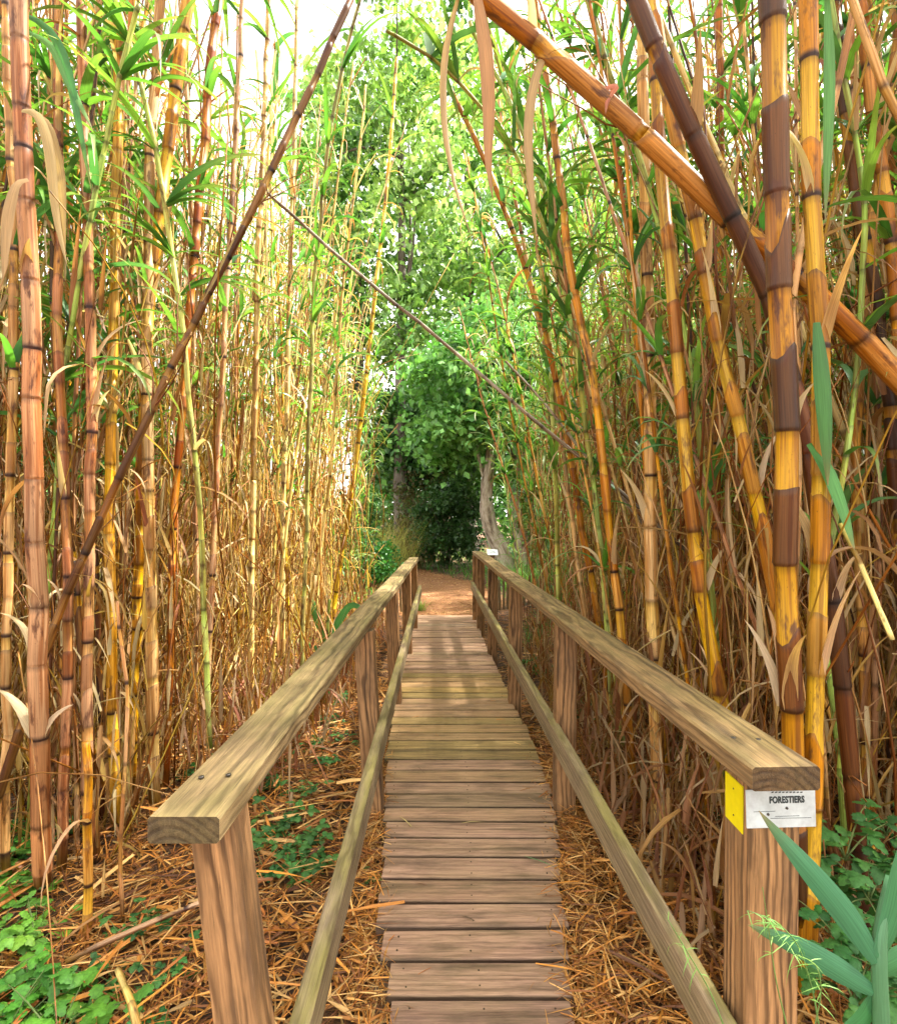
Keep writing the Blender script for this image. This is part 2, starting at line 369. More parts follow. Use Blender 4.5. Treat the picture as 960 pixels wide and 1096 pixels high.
# ------------------------------------------------------------------ boardwalk
bridge=thing('boardwalk','weathered timber boardwalk with two handrails running through the reeds','footbridge',(0,1.2,0))
def bar(B,p0,p1,w,h,col=(1,1,1),up=(0,0,1),bev=.004,n=12,pith=None,warp=.0,ends=True,edgek=1.,endk=.42):
    """squared timber between two points (centre line); bevelled edges, gp grain coordinates"""
    p0=np.asarray(p0,float); p1=np.asarray(p1,float); t=p1-p0; L=np.linalg.norm(t); t/=L
    s=np.cross(t,up); s/=np.linalg.norm(s); u=np.cross(s,t)
    b=bev; prof=[(-w/2+b,-h/2),(w/2-b,-h/2),(w/2,-h/2+b),(w/2,h/2-b),(w/2-b,h/2),(-w/2+b,h/2),(-w/2,h/2-b),(-w/2,-h/2+b)]
    if pith is None: pith=(rng.uniform(-.3,.3)*w,rng.uniform(-1.6,-.5)*h-.01)
    o=rng.uniform(0,40); V=[];G=[];CC=[]
    ph=rng.uniform(0,6)
    lv=np.concatenate([[0],[b],np.linspace(b,L-b,n)[1:-1],[L-b],[L]])
    for k,l in enumerate(lv):
        e=.985 if k in (0,len(lv)-1) else 1
        dz=warp*math.sin(l*2.1+ph)
        for x,y in prof:
            V.append(p0+t*l+s*x*e+u*(y*e+dz)); G.append((l+o,x-pith[0],y-pith[1])); CC.append(np.asarray(col,float)*(edgek if abs(x)>w/2-b*.5 else 1))
    f=[]
    for k in range(len(lv)-1):
        for j in range(8): f.append([k*8+j,k*8+(j+1)%8,k*8+8+(j+1)%8,k*8+8+j])
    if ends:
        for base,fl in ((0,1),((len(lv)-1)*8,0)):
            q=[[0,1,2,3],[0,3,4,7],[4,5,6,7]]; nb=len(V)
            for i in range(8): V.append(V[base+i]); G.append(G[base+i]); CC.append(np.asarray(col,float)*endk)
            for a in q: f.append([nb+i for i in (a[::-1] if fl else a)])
    B.add(V,f,np.array(CC),G)
def part(name,B,m,parent=None,smooth=False):
    pr=bridge if parent is None else parent
    o=B.build(name,m,None,smooth); o.parent=pr
    w=Vector((0,0,0)); a=pr
    while a is not None: w+=a.location; a=a.parent
    o.location=-w
    return o
# deck boards
LY=[.6,1.4,1.65,2.0,2.4,2.82,3.62,5.3,8.6]; LX=[-.13,-.14,-.168,-.24,-.27,-.31,-.386,-.44,-.50]
RY=[.6,1.4,1.65,2.0,2.3,2.8,3.6,4.5,6.1,8.6]; RX=[.34,.34,.357,.41,.45,.53,.545,.49,.43,.35]
B=MB(); y=.62; k=0
while y<8.42:
    w=.1415*rng.uniform(.93,1.07); a=np.interp(y,LY,LX)-rng.uniform(0,.018); b=np.interp(y,RY,RX)+rng.uniform(0,.018)
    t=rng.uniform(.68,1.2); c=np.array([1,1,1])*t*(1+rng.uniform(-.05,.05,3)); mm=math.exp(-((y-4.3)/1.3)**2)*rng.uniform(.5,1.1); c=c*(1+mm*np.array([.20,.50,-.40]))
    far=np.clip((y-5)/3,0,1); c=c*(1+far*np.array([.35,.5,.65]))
    sk=rng.uniform(-.004,.004)
    bar(B,(a,y+w/2-.005+sk,-.016+rng.uniform(-.002,.002)),(b,y+w/2-.005-sk,-.016+rng.uniform(-.002,.002)),w-.015,.034,c,n=10,bev=.005,warp=.0015,edgek=.3)  # board sides much darker than their faces, so the gaps read dark
    for nx in (a+.05,b-.05,(a+b)/2+rng.normal()*.01):
        for ny in (.035,w-.045):
            q=np.array([nx+rng.normal()*.004,y+ny+rng.normal()*.003,0]); tube(B,[q+(0,0,-.004),q+(0,0,.0016),q+(0,0,.0019)],[.0032,.0032,.002],(.13,.12,.12),6)
    y+=w; k+=1
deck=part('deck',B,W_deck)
# joists under the deck
B=MB()
for x0,x1 in ((-.20,-.34),(.26,.26)): bar(B,(x0,.6,-.10),(x1,8.4,-.10),.06,.12,(.5,.5,.5))
part('joist',B,W_deck)
# posts
LP=[(-.452,1.12,.085,-7.0,.895),(-.425,2.88,.095,-3.2,.90),(-.45,4.5,.095,-2.2,.89),(-.452,6.1,.095,-1.2,.88),(-.455,7.45,.09,-.5,.87)]
RP=[(.683,1.245,.108,.6,.955),(.592,2.88,.10,.6,.95),(.53,4.5,.10,.5,.94),(.475,6.1,.10,.4,.93),(.42,7.45,.10,0,.92),(.39,8.05,.10,0,.92)]
def post(x,y,w,lean,ztop):
    B=MB(); zb=-.28; dx=math.tan(R(lean))
    p1=np.array([x,y,ztop]); p0=np.array([x-dx*(ztop-zb),y,zb])
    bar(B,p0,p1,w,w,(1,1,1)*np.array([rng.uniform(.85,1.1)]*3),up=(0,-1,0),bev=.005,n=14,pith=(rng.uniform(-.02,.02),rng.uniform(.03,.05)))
    return part('post',B,W_post)
# top rails: two lengths with a butt joint
RL0=np.array([-.458,.985,.927]); RL1=np.array([-.46,7.60,.895])
RR0=np.array([.664,1.12,.951]); RR1=np.array([.415,8.25,.935])
def zrail(r0,r1,y): return (r0+(r1-r0)*(y-r0[1])/(r1[1]-r0[1]))[2]
posts=[]
for x,y,w,l,z in LP: posts.append(post(x,y,w,l,zrail(RL0,RL1,y)-.026))
for x,y,w,l,z in RP: posts.append(post(x,y,w,l,zrail(RR0,RR1,y)-.026))
def rail(name,r0,r1,w,h,m,cuts,cols,lab=None,warp=.003):
    prev=0.; o=None
    for i,c in enumerate(list(cuts)+[1.]):
        B=MB(); a=r0+(r1-r0)*prev; b=r0+(r1-r0)*(c-.0006)
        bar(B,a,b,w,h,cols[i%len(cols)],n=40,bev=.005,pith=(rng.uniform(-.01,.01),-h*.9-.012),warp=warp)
        o=part(name,B,m); prev=c
        if lab: o['label']=lab
        # screws on top
        for s in (.22,.78):
            t=min(.98,s)
        yield o,a,b
def screws(o,pts):
    for p in pts:
        B=MB(); tube(B,[np.array(p)+(0,0,-.002),np.array(p)+(0,0,.0012),np.array(p)+(0,0,.0018)],[.0055,.0055,.003],(1,1,1),8)
        part('screw',B,M_metal,o,True)
for i,(o,a,b) in enumerate(rail('top_rail',RL0,RL1,.126,.047,W_rail,(.55,),[(1,1,1),(1.1,1.1,1.05)],'mossy top rail on the left side')):
    t=.0255
    if i==0: screws(o,[(-.49,1.13,.9265+t),(-.44,1.14,.9265+t),(-.47,2.87,.911+t),(-.43,2.88,.911+t)])
    else: screws(o,[(-.47,6.1,.900+t),(-.43,6.1,.900+t)])
for i,(o,a,b) in enumerate(rail('top_rail',RR0,RR1,.138,.048,W_railr,(.50,),[(1.05,1,.95),(1.0,1.05,1)],'brown top rail on the right side')):
    if i==0: screws(o,[(.635,1.27,.9752),(.685,1.26,.9752),(.575,2.9,.971),(.615,2.9,.971)])
# lower rails, planks on edge fixed to the inner faces of the posts
def low(r0,r1,w,h,lab):
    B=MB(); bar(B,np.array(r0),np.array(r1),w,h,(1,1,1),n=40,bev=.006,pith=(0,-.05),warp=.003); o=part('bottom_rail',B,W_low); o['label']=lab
low((-.315,1.02,.335),(-.375,7.5,.50),.045,.115,'yellow green bottom rail on the left side')
low((.590,1.20,.345),(.335,8.05,.485),.042,.115,'grey bottom rail on the right side')
# blocks tying the low rails to the posts
# plates on the near right post
B=MB(); bar(B,(.6275,1.252,.892),(.6275,1.252,.790),.0025,.076,(1,1,1),up=(0,1,0),bev=.0004,n=3)
yp=part('marker_plate',B,M_yellow); yp['label']='blank yellow marker plate on the inner face of the near right post'
for z in (.870,.812):
    B=MB(); tube(B,[(.6265,1.252,z),(.625,1.252,z)],[.0022,.0018],(1,1,1),8); part('screw',B,M_metal,yp,True)
PLY=1.1875
B=MB(); bar(B,(.620,PLY,.858),(.764,PLY,.862),.0022,.080,(1,1,1),bev=.0004,n=3)
wp=part('notice_plate',B,M_white); wp['label']='white notice plate with black lettering under the right rail end'
cu=bpy.data.curves.new('lettering','FONT'); cu.body='FORESTIERS'; cu.size=.0165; cu.extrude=.0004; cu.offset=.0007; cu.align_x='CENTER'; cu.align_y='CENTER'; cu.space_character=1.06
cu.materials.append(M_ink); t=bpy.data.objects.new('lettering',cu); C.objects.link(t); t.parent=wp
off=-Vector((float(bridge.location.x),float(bridge.location.y),0)) 
t.name='lettering_curve'; t.location=Vector((.704,PLY-.0016,.878)); t.rotation_euler=(R(90),R(-1.5),0); t.scale=(.80,1.15,1); bpy.context.view_layer.update(); me=bpy.data.meshes.new_from_object(t.evaluated_get(bpy.context.evaluated_depsgraph_get())); lt=bpy.data.objects.new('lettering',me); C.objects.link(lt); lt.parent=wp; lt.location=t.location; lt.rotation_euler=t.rotation_euler; lt.scale=t.scale; bpy.data.objects.remove(t)
# (wp sits at -bridge.location relative to the bridge, so its own frame is the world frame)
for x,z in ((.704,.861),(.665,.848)):
    B=MB(); tube(B,[(x,PLY-.0008,z),(x,PLY-.003,z)],[.0032,.0026],(1,1,1),8); part('screw',B,M_metal,wp,True)
B=MB()
for x0,x1,z in ((.67,.755,.8395),(.68,.73,.8435),(.635,.68,.853)): bar(B,(x0,PLY-.0014,z),(x1,PLY-.0014,z+.0015),.0006,.0009,(1,1,1),bev=.0001,n=2)
for q in range(9):
    x=.672+q*.0075; bar(B,(x,PLY-.0014,.8935),(x+.0045,PLY-.0014,.8945),.0006,.0025,(1,1,1),bev=.0001,n=2)
part('small_print',B,M_ink,wp)

# ------------------------------------------------------------------ litter
def litter():
    B=MB()
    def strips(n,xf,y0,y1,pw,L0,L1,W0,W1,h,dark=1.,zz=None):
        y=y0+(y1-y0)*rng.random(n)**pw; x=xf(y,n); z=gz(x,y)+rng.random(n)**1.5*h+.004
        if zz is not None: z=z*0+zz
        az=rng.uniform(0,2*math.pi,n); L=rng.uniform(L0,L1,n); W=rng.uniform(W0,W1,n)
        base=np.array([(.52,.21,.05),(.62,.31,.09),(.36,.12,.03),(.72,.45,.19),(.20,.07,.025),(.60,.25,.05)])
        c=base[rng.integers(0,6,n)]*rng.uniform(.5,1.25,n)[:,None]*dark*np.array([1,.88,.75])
        el=rng.normal(size=n)*.12+.05 if zz is None else np.abs(rng.normal(size=n))*.04; 
        leaves(B,np.stack([x-np.cos(az)*L/2,y-np.sin(az)*L/2,z],1),az,el,L,W,np.abs(rng.normal(size=n))*.22,c,seg=3,fold=.5,roll=rng.uniform(-.8,.8,n),curl=rng.choice([0.,.2,1.],n,p=[.5,.3,.2]))
    lx=lambda y,n: np.interp(y,LY,LX)-.0-np.abs(rng.random(n))*1.45
    rx=lambda y,n: np.interp(y,RY,RX)+.0+np.abs(rng.random(n))**1.2*1.0
    strips(9500,lx,.9,5.5,1.5,.06,.26,.004,.013,.05)
    strips(2200,lx,5.,8.6,1.,.06,.22,.005,.012,.04,.9)
    strips(7500,rx,.9,4.0,1.4,.06,.24,.004,.012,.06)
    strips(1800,rx,4.,8.6,1.,.06,.22,.005,.012,.04,.9)
    # heaps creeping over the board ends
    strips(1500,lambda y,n: np.interp(y,LY,LX)-.05+rng.normal(size=n)*.035,1.1,4.2,1.3,.05,.16,.003,.008,.075)
    strips(2100,lambda y,n: np.interp(y,RY,RX)+.06+rng.normal(size=n)*.045,1.1,3.6,1.2,.05,.16,.003,.008,.085)
    # flat broken pieces, and bits strewn over the boards
    strips(4200,lambda y,n: np.where(rng.random(n)<.55,np.interp(y,LY,LX)-.02-rng.random(n)*1.2,np.interp(y,RY,RX)+.02+rng.random(n)*.8),1.1,5,1.4,.03,.10,.010,.022,.055,.85)
    strips(170,lambda y,n: np.where(rng.random(n)<.6,np.interp(y,RY,RX)-np.abs(rng.normal(size=n))*.10,np.interp(y,LY,LX)+np.abs(rng.normal(size=n))*.10),1.3,8,1.,.03,.12,.002,.006,.001,.9,zz=.004)
    # whole dry blades
    strips(650,lambda y,n: np.interp(y,LY,LX)-.05-rng.random(n)*1.9,1.2,7,1.3,.15,.42,.012,.028,.09,1.1)
    strips(380,lambda y,n: np.interp(y,RY,RX)+.1+rng.random(n)*1.2,1.2,5,1.3,.12,.35,.010,.022,.09,1.0)
    # under the thickets
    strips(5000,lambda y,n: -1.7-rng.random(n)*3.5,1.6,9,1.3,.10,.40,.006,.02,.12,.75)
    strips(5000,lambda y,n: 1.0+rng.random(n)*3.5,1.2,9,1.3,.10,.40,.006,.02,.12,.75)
    # chips on the path
    k=rng.integers(0,26,9000); u=rng.uniform(-1.15,1.15,9000); x=PATHQ[k,0]+u*PATHQ[k,2]+rng.normal(size=9000)*.05; y=PATHQ[k,1]+rng.uniform(0,.4,9000)
    az=rng.uniform(0,6.3,9000); c=np.array([(.42,.17,.05),(.55,.32,.13),(.22,.08,.03),(.34,.12,.04)])[rng.integers(0,4,9000)]
    leaves(B,np.stack([x,y,gz(x,y)+.015],1),az,.05,rng.uniform(.04,.14,9000),rng.uniform(.008,.02,9000),.3,c,seg=2)
    tag(B.build('straw_litter',M_straw),'fallen orange reed straw carpeting the ground','straw',kind='stuff')
litter()
# a few loose straws lying on the boards
for i,(px,py,a,L,c,lab) in enumerate([(505,882,.1,.10,(.42,.30,.12),'thin dry straw lying on the boards, nearest the deck middle'),(433,880,2.2,.13,(.45,.32,.12),'bent dry straw on the left board ends by the second post'),(580,925,-.6,.16,(.10,.22,.08),'greenish dead blade lying on the right board ends'),(500,985,2.7,.06,(.12,.07,.04),'small dark twig lying on the near boards')]):
    d=EYE*F/(py-HY); p=P(px,py,d); B=MB(); q=[(p[0]-math.cos(a)*L/2,p[1]-math.sin(a)*L/2,.006),(p[0],p[1],.012),(p[0]+math.cos(a)*L/2,p[1]+math.sin(a)*L/2,.005)]
    ribbon(B,q,.006,c,face=(0,0,1)); tag(B.build('loose_straw',M_straw,loc=p*np.array([1,1,0])),lab,'straw')

# ------------------------------------------------------------------ canes
def hang_leaves(B,nodes,n,dry=True,col=None,L=(.3,.6),W=(.018,.034),seed=None,lo=.0,hi=1.):
    if not nodes: return
    a,b=int(lo*len(nodes)),max(int(lo*len(nodes))+1,int(hi*len(nodes)))
    k=rng.integers(a,b,n); base=np.array([nodes[i][0] for i in k]); az=rng.uniform(0,6.28)+(k%2)*math.pi+rng.normal(size=n)*.6
    if dry:
        cs=np.array([(.52,.32,.17),(.44,.22,.09),(.60,.44,.26),(.30,.12,.05)])[rng.integers(0,4,n)]*rng.uniform(.8,1.15,n)[:,None]
        if col is not None: cs=np.clip(cs*np.asarray(col),0,.85)
        up=rng.random(n)<.45
        leaves(B,base,az,np.where(up,rng.uniform(1.05,1.5,n),rng.uniform(-.4,.9,n)),rng.uniform(*L,n),rng.uniform(*W,n),np.where(up,rng.uniform(0,1.6,n),rng.uniform(1.6,3.6,n)),cs,seg=8,fold=.5)
    else:
        g=np.array([(.08,.24,.04),(.13,.35,.05),(.05,.16,.03),(.20,.42,.07),(.07,.22,.07)])[rng.integers(0,5,n)]*rng.uniform(.8,1.2,n)[:,None]
        if col is not None: g=g*np.asarray(col)
        leaves(B,base,az,rng.uniform(.5,1.25,n),rng.uniform(*L,n),rng.uniform(*W,n),rng.uniform(.9,2.4,n),g,seg=8,fold=.35,tipc=(.30,.30,.08))

def hero(label,pts,d0,d1,w0,w1,pal,group=None,space=.28,green=0,dry=2,name='reed_cane',cat='reed',frac=(.35,1.05),gl=(.25,.5),twigs=0,ribs=(),glo=.5):
    """a cane through given sight-line points; w in photo pixels"""
    n=len(pts); ds=np.linspace(d0,d1,n); p=np.array([P(x,y,d) for (x,y),d in zip(pts,ds)])
    p=spline(p,60); base=p[0].copy()
    root=thing(name,label,cat,base,group)
    B=MB(); nodes=culm(B,p,w0*.41*d0/F,w1*.41*d1/F,pal,space,12,frac=frac)
    def ch(nm,B,m):
        if not B.v: return
        o=B.build(nm,m,None,True); o.parent=root; o.location=-root.location
    ch('culm',B,M_cane)
    if twigs:
        for _ in range(twigs):
            B=MB()
            nd=nodes[rng.integers(len(nodes)//3,len(nodes))]; t=nd[1]; s=rng.normal(size=3)*.35; q=[nd[0]]; dr=t+s; dr/=np.linalg.norm(dr)
            for j in range(8): q.append(q[-1]+dr*rng.uniform(.03,.07)); dr=dr+rng.normal(size=3)*.12; dr/=np.linalg.norm(dr)
            tube(B,q,np.linspace(.004,.0012,9),(.20,.09,.04),5)
            k=len(q); leaves(B,np.array(q)[rng.integers(2,k,3)],rng.uniform(0,6.3,3),rng.uniform(0,1,3),rng.uniform(.05,.15,3),.006,1.2,(.40,.26,.12),seg=4)
            ch('side_twig',B,M_cane)
    for _ in range(dry):
        B=MB(); hang_leaves(B,nodes,1,True); ch('dry_blade',B,M_dry)
    for _ in range(6 if w0>=12 else 0):
        nd=nodes[rng.integers(len(nodes))]; a=rng.uniform(0,6.28); B=MB(); cc=np.array([(.62,.44,.25),(.50,.30,.13),(.70,.54,.34)][rng.integers(3)])
        leaves(B,[nd[0]+np.array([math.cos(a),math.sin(a),0])*nd[2]*.9],a,rng.uniform(1.2,1.5),rng.uniform(.12,.34),nd[2]*rng.uniform(1.2,2.0),rng.uniform(-.1,1.5),cc,seg=8,fold=-.9); ch('peeling_sheath',B,M_dry)
    B=MB()
    if green: hang_leaves(B,nodes,int(green*2.4),False,L=(gl[0]*1.15,gl[1]*1.3),W=(.022,.05),lo=glo)
    ch('foliage',B,M_leaf)
    for (rp,dd,W,c) in ribs:
        B=MB(); ribbon(B,[P(x,y,dd if not isinstance(dd,tuple) else dd[0]+(dd[1]-dd[0])*i/(len(rp)-1)) for i,(x,y) in enumerate(rp)],W,c,roll=rng.uniform(-.5,.5))
        ch('dry_blade' if c[0]>c[1] else 'green_blade',B,M_dry if c[0]>c[1] else M_leaf)
    return root
T=(.42,.29,.13); T2=(.42,.20,.08)
G1=(.06,.20,.05); G2=(.10,.30,.07); G3=(.07,.25,.08)
H=hero
H('thick tan cane near the left photo edge with scorched nodes and long drooping dry blades',[(46,945),(42,780),(40,620),(33,420),(30,250),(22,60),(16,-140)],2.36,2.0,21,19,'tan',dry=3,frac=(.9,1.05),
  ribs=[([(24,118),(38,112),(52,150),(60,235),(72,285)],(2.0,1.9),.035,T),([(30,192),(18,190),(8,230),(3,300)],(2.0,1.95),.04,T),([(28,118),(50,125),(66,190),(70,270)],2.05,.04,(.42,.28,.12)),([(26,15),(50,22),(70,60),(86,140),(98,205)],2.1,.035,G1),([(28,33),(55,45),(72,85),(100,140)],2.1,.03,G2)])
H('dark slanting cane with yellow patches crossing the left thicket toward the upper middle',[(-40,960),(20,790),(60,660),(105,560),(155,450),(215,330),(290,180),(345,70),(385,-20),(410,-90)],2.35,2.6,11,8,'umber',dry=2,twigs=12,frac=(.45,.95))
H('tan upright cane left of the slanting dark cane, second from the left photo edge',[(96,915),(92,700),(98,420),(92,180),(84,-60)],2.5,2.5,13,11,'tan',dry=4,green=5)
H('upright cane standing where the slanting dark cane crosses it low down',[(124,880),(118,600),(122,300),(130,-60)],2.75,2.75,13,11,'orange',dry=4,green=6)
H('tall many jointed cane in front of the left thicket',[(166,858),(160,600),(157,350),(162,150),(176,-60)],2.9,2.8,15,11,'tan',dry=3,green=5)
H('orange cane whose bare upper length shines at the top left of the path',[(140,850),(150,560),(158,330),(182,140),(206,-20),(214,-90)],3.0,2.7,11,15,'orange',dry=2,green=4,frac=(.3,.8))
H('yellow cane leaning to the right at the top left beside the orange cane',[(178,840),(186,560),(206,300),(224,80),(240,-60)],3.1,3.0,8,11,'orange',dry=2,green=5,frac=(.2,.6))
H('slim tan cane at the very left photo edge',[(6,930),(8,620),(16,280),(4,-60)],2.45,2.4,11,10,'tan',dry=3,green=2)
H('slim cane rising close beside the thick left edge cane',[(66,930),(74,640),(62,330),(64,-60)],2.45,2.5,12,10,'tan',dry=3,green=2)
H('short snapped cane stump standing in the straw left of the near rail',[(92,1010),(94,930),(96,845),(92,790)],2.1,2.1,11,9,'orange',dry=1,frac=(.2,.7))
H('thin brown stem bending out of the straw left of the near rail',[(132,1000),(128,930),(132,850),(138,740),(124,640)],2.15,2.3,5,4,'tan',dry=1)
H('slim cane behind the near left rail end with orange joints',[(212,850),(226,640),(236,420),(250,200),(262,-40)],3.3,3.3,8,6,'tan',dry=2,green=4)
H('pale upright cane midway along the left thicket',[(268,792),(270,560),(276,300),(286,60),(290,-60)],3.9,3.9,8,6,'pale',dry=2,green=4)
H('pale yellow cane near the inner edge of the left thicket',[(304,760),(302,560),(310,330),(316,90),(320,-60)],4.5,4.5,7,5,'pale',dry=2,green=4)
H('lone golden cane leaning toward the path at the end of the left thicket',[(352,712),(358,640),(372,560),(388,440),(398,350),(416,180),(425,60)],6.0,6.0,6,4,'yellow',dry=1,green=5)
H('young cane with two broad green blades behind the left rail',[(350,735),(352,700),(350,670),(352,640)],5.2,5.2,5,3,'green',dry=0,ribs=[([(352,690),(362,665),(375,645),(388,650),(392,665)],(5.2,5.),.07,G3),([(350,690),(335,650),(330,625)],5.2,.07,G2),([(350,700),(330,690),(318,712)],5.2,.05,G3)])
# right side
H('very thick dark cane with golden bare section behind the right rail',[(852,985),(846,800),(841,640),(838,420),(833,240),(827,80),(820,-90)],1.62,1.45,25,31,'dark',dry=0,space=.46,frac=(.35,.62))
H('thick tan and yellow cane immediately right of the very thick dark cane',[(864,1060),(868,900),(872,760),(880,560),(876,380),(870,200),(862,-80)],1.60,1.6,21,21,'orange',dry=3,space=.38,frac=(.35,.75),
  ribs=[([(866,475),(885,500),(902,545),(915,590)],(1.6,1.5),.04,G2),([(885,-5),(888,60),(887,130),(883,238)],(1.65,1.6),.032,G2),([(874,345),(880,410),(884,470),(886,520)],1.55,.045,G1)])
H('thick fallen cane slanting across the upper right from the top middle',[(1330,1000),(1220,760),(1100,560),(960,402),(880,322),(800,256),(735,190),(650,108),(572,45),(505,-12),(440,-60)],1.95,1.75,30,22,'orange',dry=0,twigs=5,space=.40,frac=(.5,1.0),
  ribs=[([(592,42),(580,60),(570,90),(564,140),(568,200),(575,260)],(1.8,1.75),.03,T),([(508,-20),(520,50),(524,120),(521,175),(528,215)],(1.75,1.7),.045,(.44,.25,.10)),([(492,-10),(474,60),(474,130),(486,200),(505,255)],(1.8,1.75),.022,T),([(645,95),(662,90),(650,105),(648,122)],1.78,.02,(.5,.2,.1))])
H('brown sheathed cane crossing over the fallen one at upper right',[(925,1000),(905,760),(882,580),(858,440),(822,310),(785,228),(740,140),(695,40),(668,-40)],1.9,1.72,19,22,'dark',dry=1,frac=(.85,1.05),space=.28)
H('bright yellow cane leaning just behind the right handrail',[(800,930),(782,800),(768,720),(752,640),(737,530),(722,350),(706,180),(694,-60)],2.1,2.1,18,14,'yellow',dry=2,space=.36,frac=(.15,.55))
H('yellow and brown cane between the bright yellow cane and the very thick dark one',[(870,930),(845,720),(814,545),(786,440),(763,330),(738,212),(712,90),(690,-60)],2.0,1.95,17,16,'yellow',dry=1,space=.34,frac=(.3,.8))
H('straight tan brown cane left of the bright yellow cane',[(706,915),(702,780),(698,600),(694,380),(690,170),(686,-60)],2.7,2.6,17,13,'tan',dry=4,space=.30)
H('slender reddish cane arching left over the handrail',[(655,770),(645,690),(622,560),(603,440),(580,340),(545,235),(505,140),(470,70)],3.7,3.4,9,6,'orange',dry=5,green=7)
H('pair forming jointed orange cane just left of the straight tan brown cane',[(680,870),(668,720),(650,540),(638,420),(612,300),(596,170),(575,10),(568,-50)],2.9,2.9,11,9,'orange',dry=5,green=6)
H('thin straight pale cane crossing the upper right down to the thick dark cane',[(905,470),(860,360),(800,235),(745,115),(700,0),(680,-60)],2.3,2.2,8,6,'pale',dry=1)
H('tan cane near the right photo edge leaning left at its top',[(1000,900),(985,600),(960,300),(938,140),(920,0),(912,-60)],2.0,2.0,15,14,'orange',dry=2,green=3)
H('dark jointed cane just inside the right photo edge',[(975,930),(962,560),(946,380),(925,250),(905,120),(888,-40)],2.1,2.1,14,14,'dark',dry=1,frac=(.4,.9))
H('bare orange cane rising behind the tan and yellow cane on the right',[(930,940),(925,700),(915,480),(930,260),(955,90),(965,-50)],2.2,2.2,12,10,'orange',dry=2,green=4)
H('leaning grey pink reed with peeling sheath at upper right',[(850,640),(858,480),(845,330),(872,190),(900,80),(925,-40)],1.85,1.8,8,9,'tan',dry=2,frac=(.9,1.05))
H('tan cane seen in the gap between the two yellow canes',[(770,880),(764,640),(770,400),(772,200),(768,-40)],3.0,2.9,11,9,'orange',dry=3,green=5)
H('thin grey fallen stem slanting across the middle of the view above the path',[(735,590),(690,550),(640,505),(560,440),(480,370),(380,290),(310,228),(286,205)],3.2,3.6,5,4,'grey',dry=0,space=.33,name='fallen_stem',cat='fallen stem')
H('thin dark stem running just under the grey fallen stem',[(720,600),(672,540),(620,480),(578,425),(540,385)],3.3,3.6,4,3,'grey',dry=0,space=.33,name='fallen_stem',cat='fallen stem')
H('slender green leaved reed hanging in from the top right of the path',[(600,790),(596,560),(588,350),(560,160),(520,20),(500,-60)],4.4,3.2,6,5,'green',dry=3,green=14,gl=(.35,.6),glo=.35)

H('green reed arching from the right high over the path with broad dark blades',[(660,800),(640,560),(610,330),(560,170),(480,70),(410,30)],3.6,2.6,6,4,'green',dry=4,green=16,gl=(.3,.55),glo=.4)
H('green topped cane arching over the left rail toward the path middle',[(322,740),(328,560),(335,330),(350,150),(380,10),(400,-60)],4.2,3.6,6,4,'green',dry=3,green=10,gl=(.25,.5),glo=.5)
H('leafy reed rising behind the left rail end of the slanting cane',[(225,800),(215,560),(190,300),(160,120),(120,-20)],3.0,2.4,7,6,'green',dry=2,green=14,gl=(.3,.55),glo=.5)
H('green bladed reed just inside the left photo edge behind the thick cane',[(30,900),(52,640),(70,380),(110,160),(150,0)],2.8,2.3,7,6,'green',dry=2,green=14,gl=(.3,.5),glo=.5)
H('green bladed reed between the fallen cane and the right photo edge',[(905,900),(880,640),(915,420),(930,230),(900,60),(880,-50)],2.0,1.9,8,6,'green',dry=2,green=12,gl=(.25,.5),glo=.3)
H('green bladed reed spreading behind the brown sheathed cane',[(780,900),(760,600),(740,380),(690,180),(640,40),(620,-40)],2.6,2.3,8,6,'green',dry=2,green=16,gl=(.3,.55),glo=.3)
H('leafy green reed between the straight tan brown cane and the path',[(670,820),(640,560),(618,380),(590,220),(540,90),(500,20)],3.4,2.9,7,5,'green',dry=3,green=16,gl=(.3,.5),glo=.25)

# individual leaning broken blades / dead canes on the right
H('broken dead cane leaning low behind the right rail',[(700,720),(760,760),(820,800),(900,780)],2.3,2.5,6,5,'tan',dry=2,name='broken_cane',cat='reed')
H('long pale bent blade sweeping across right of the thick canes',[(900,560),(930,620),(958,690)],1.7,1.6,7,3,'pale',dry=0,name='broken_cane',cat='reed')
H('dead cane lying aslant in the straw beside the left edge plants',[(70,1030),(110,1010),(160,988),(230,960)],1.9,2.1,7,6,'tan',dry=0,name='broken_cane',cat='reed')
H('split dead cane end lying at the very bottom left of the near post',[(152,1120),(140,1070),(125,1035)],1.55,1.75,10,7,'pale',dry=0,name='broken_cane',cat='reed')

# prototypes for the thicket
def proto(pal,h,green,dry,gl=(.3,.62),frac=(.4,1.05),lo=.35,dm=(1,1,1)):
    root=bpy.data.objects.new('reed_cane',None); C.objects.link(root)
    k=rng.uniform(0,6.28); bend=rng.uniform(.1,.5); zz=np.linspace(-.05,h,50)
    path=np.stack([np.cos(k)*bend*(zz/h)**2+.02*np.sin(zz*2+k),np.sin(k)*bend*(zz/h)**2+.02*np.cos(zz*1.7),zz],1)
    B=MB(); nodes=culm(B,path,.016,.008,pal,rng.uniform(.22,.34),7,frac=frac); o=B.build('culm',M_cane); o.parent=root
    if dry: B=MB(); hang_leaves(B,nodes,dry,True,L=(.2,.5),W=(.012,.028),col=dm); o=B.build('dry_foliage',M_dry); o.parent=root
    if green: B=MB(); hang_leaves(B,nodes,green,False,L=gl,W=(.028,.06),lo=lo); o=B.build('foliage',M_leaf); o.parent=root
    root['label']='reed'; return root
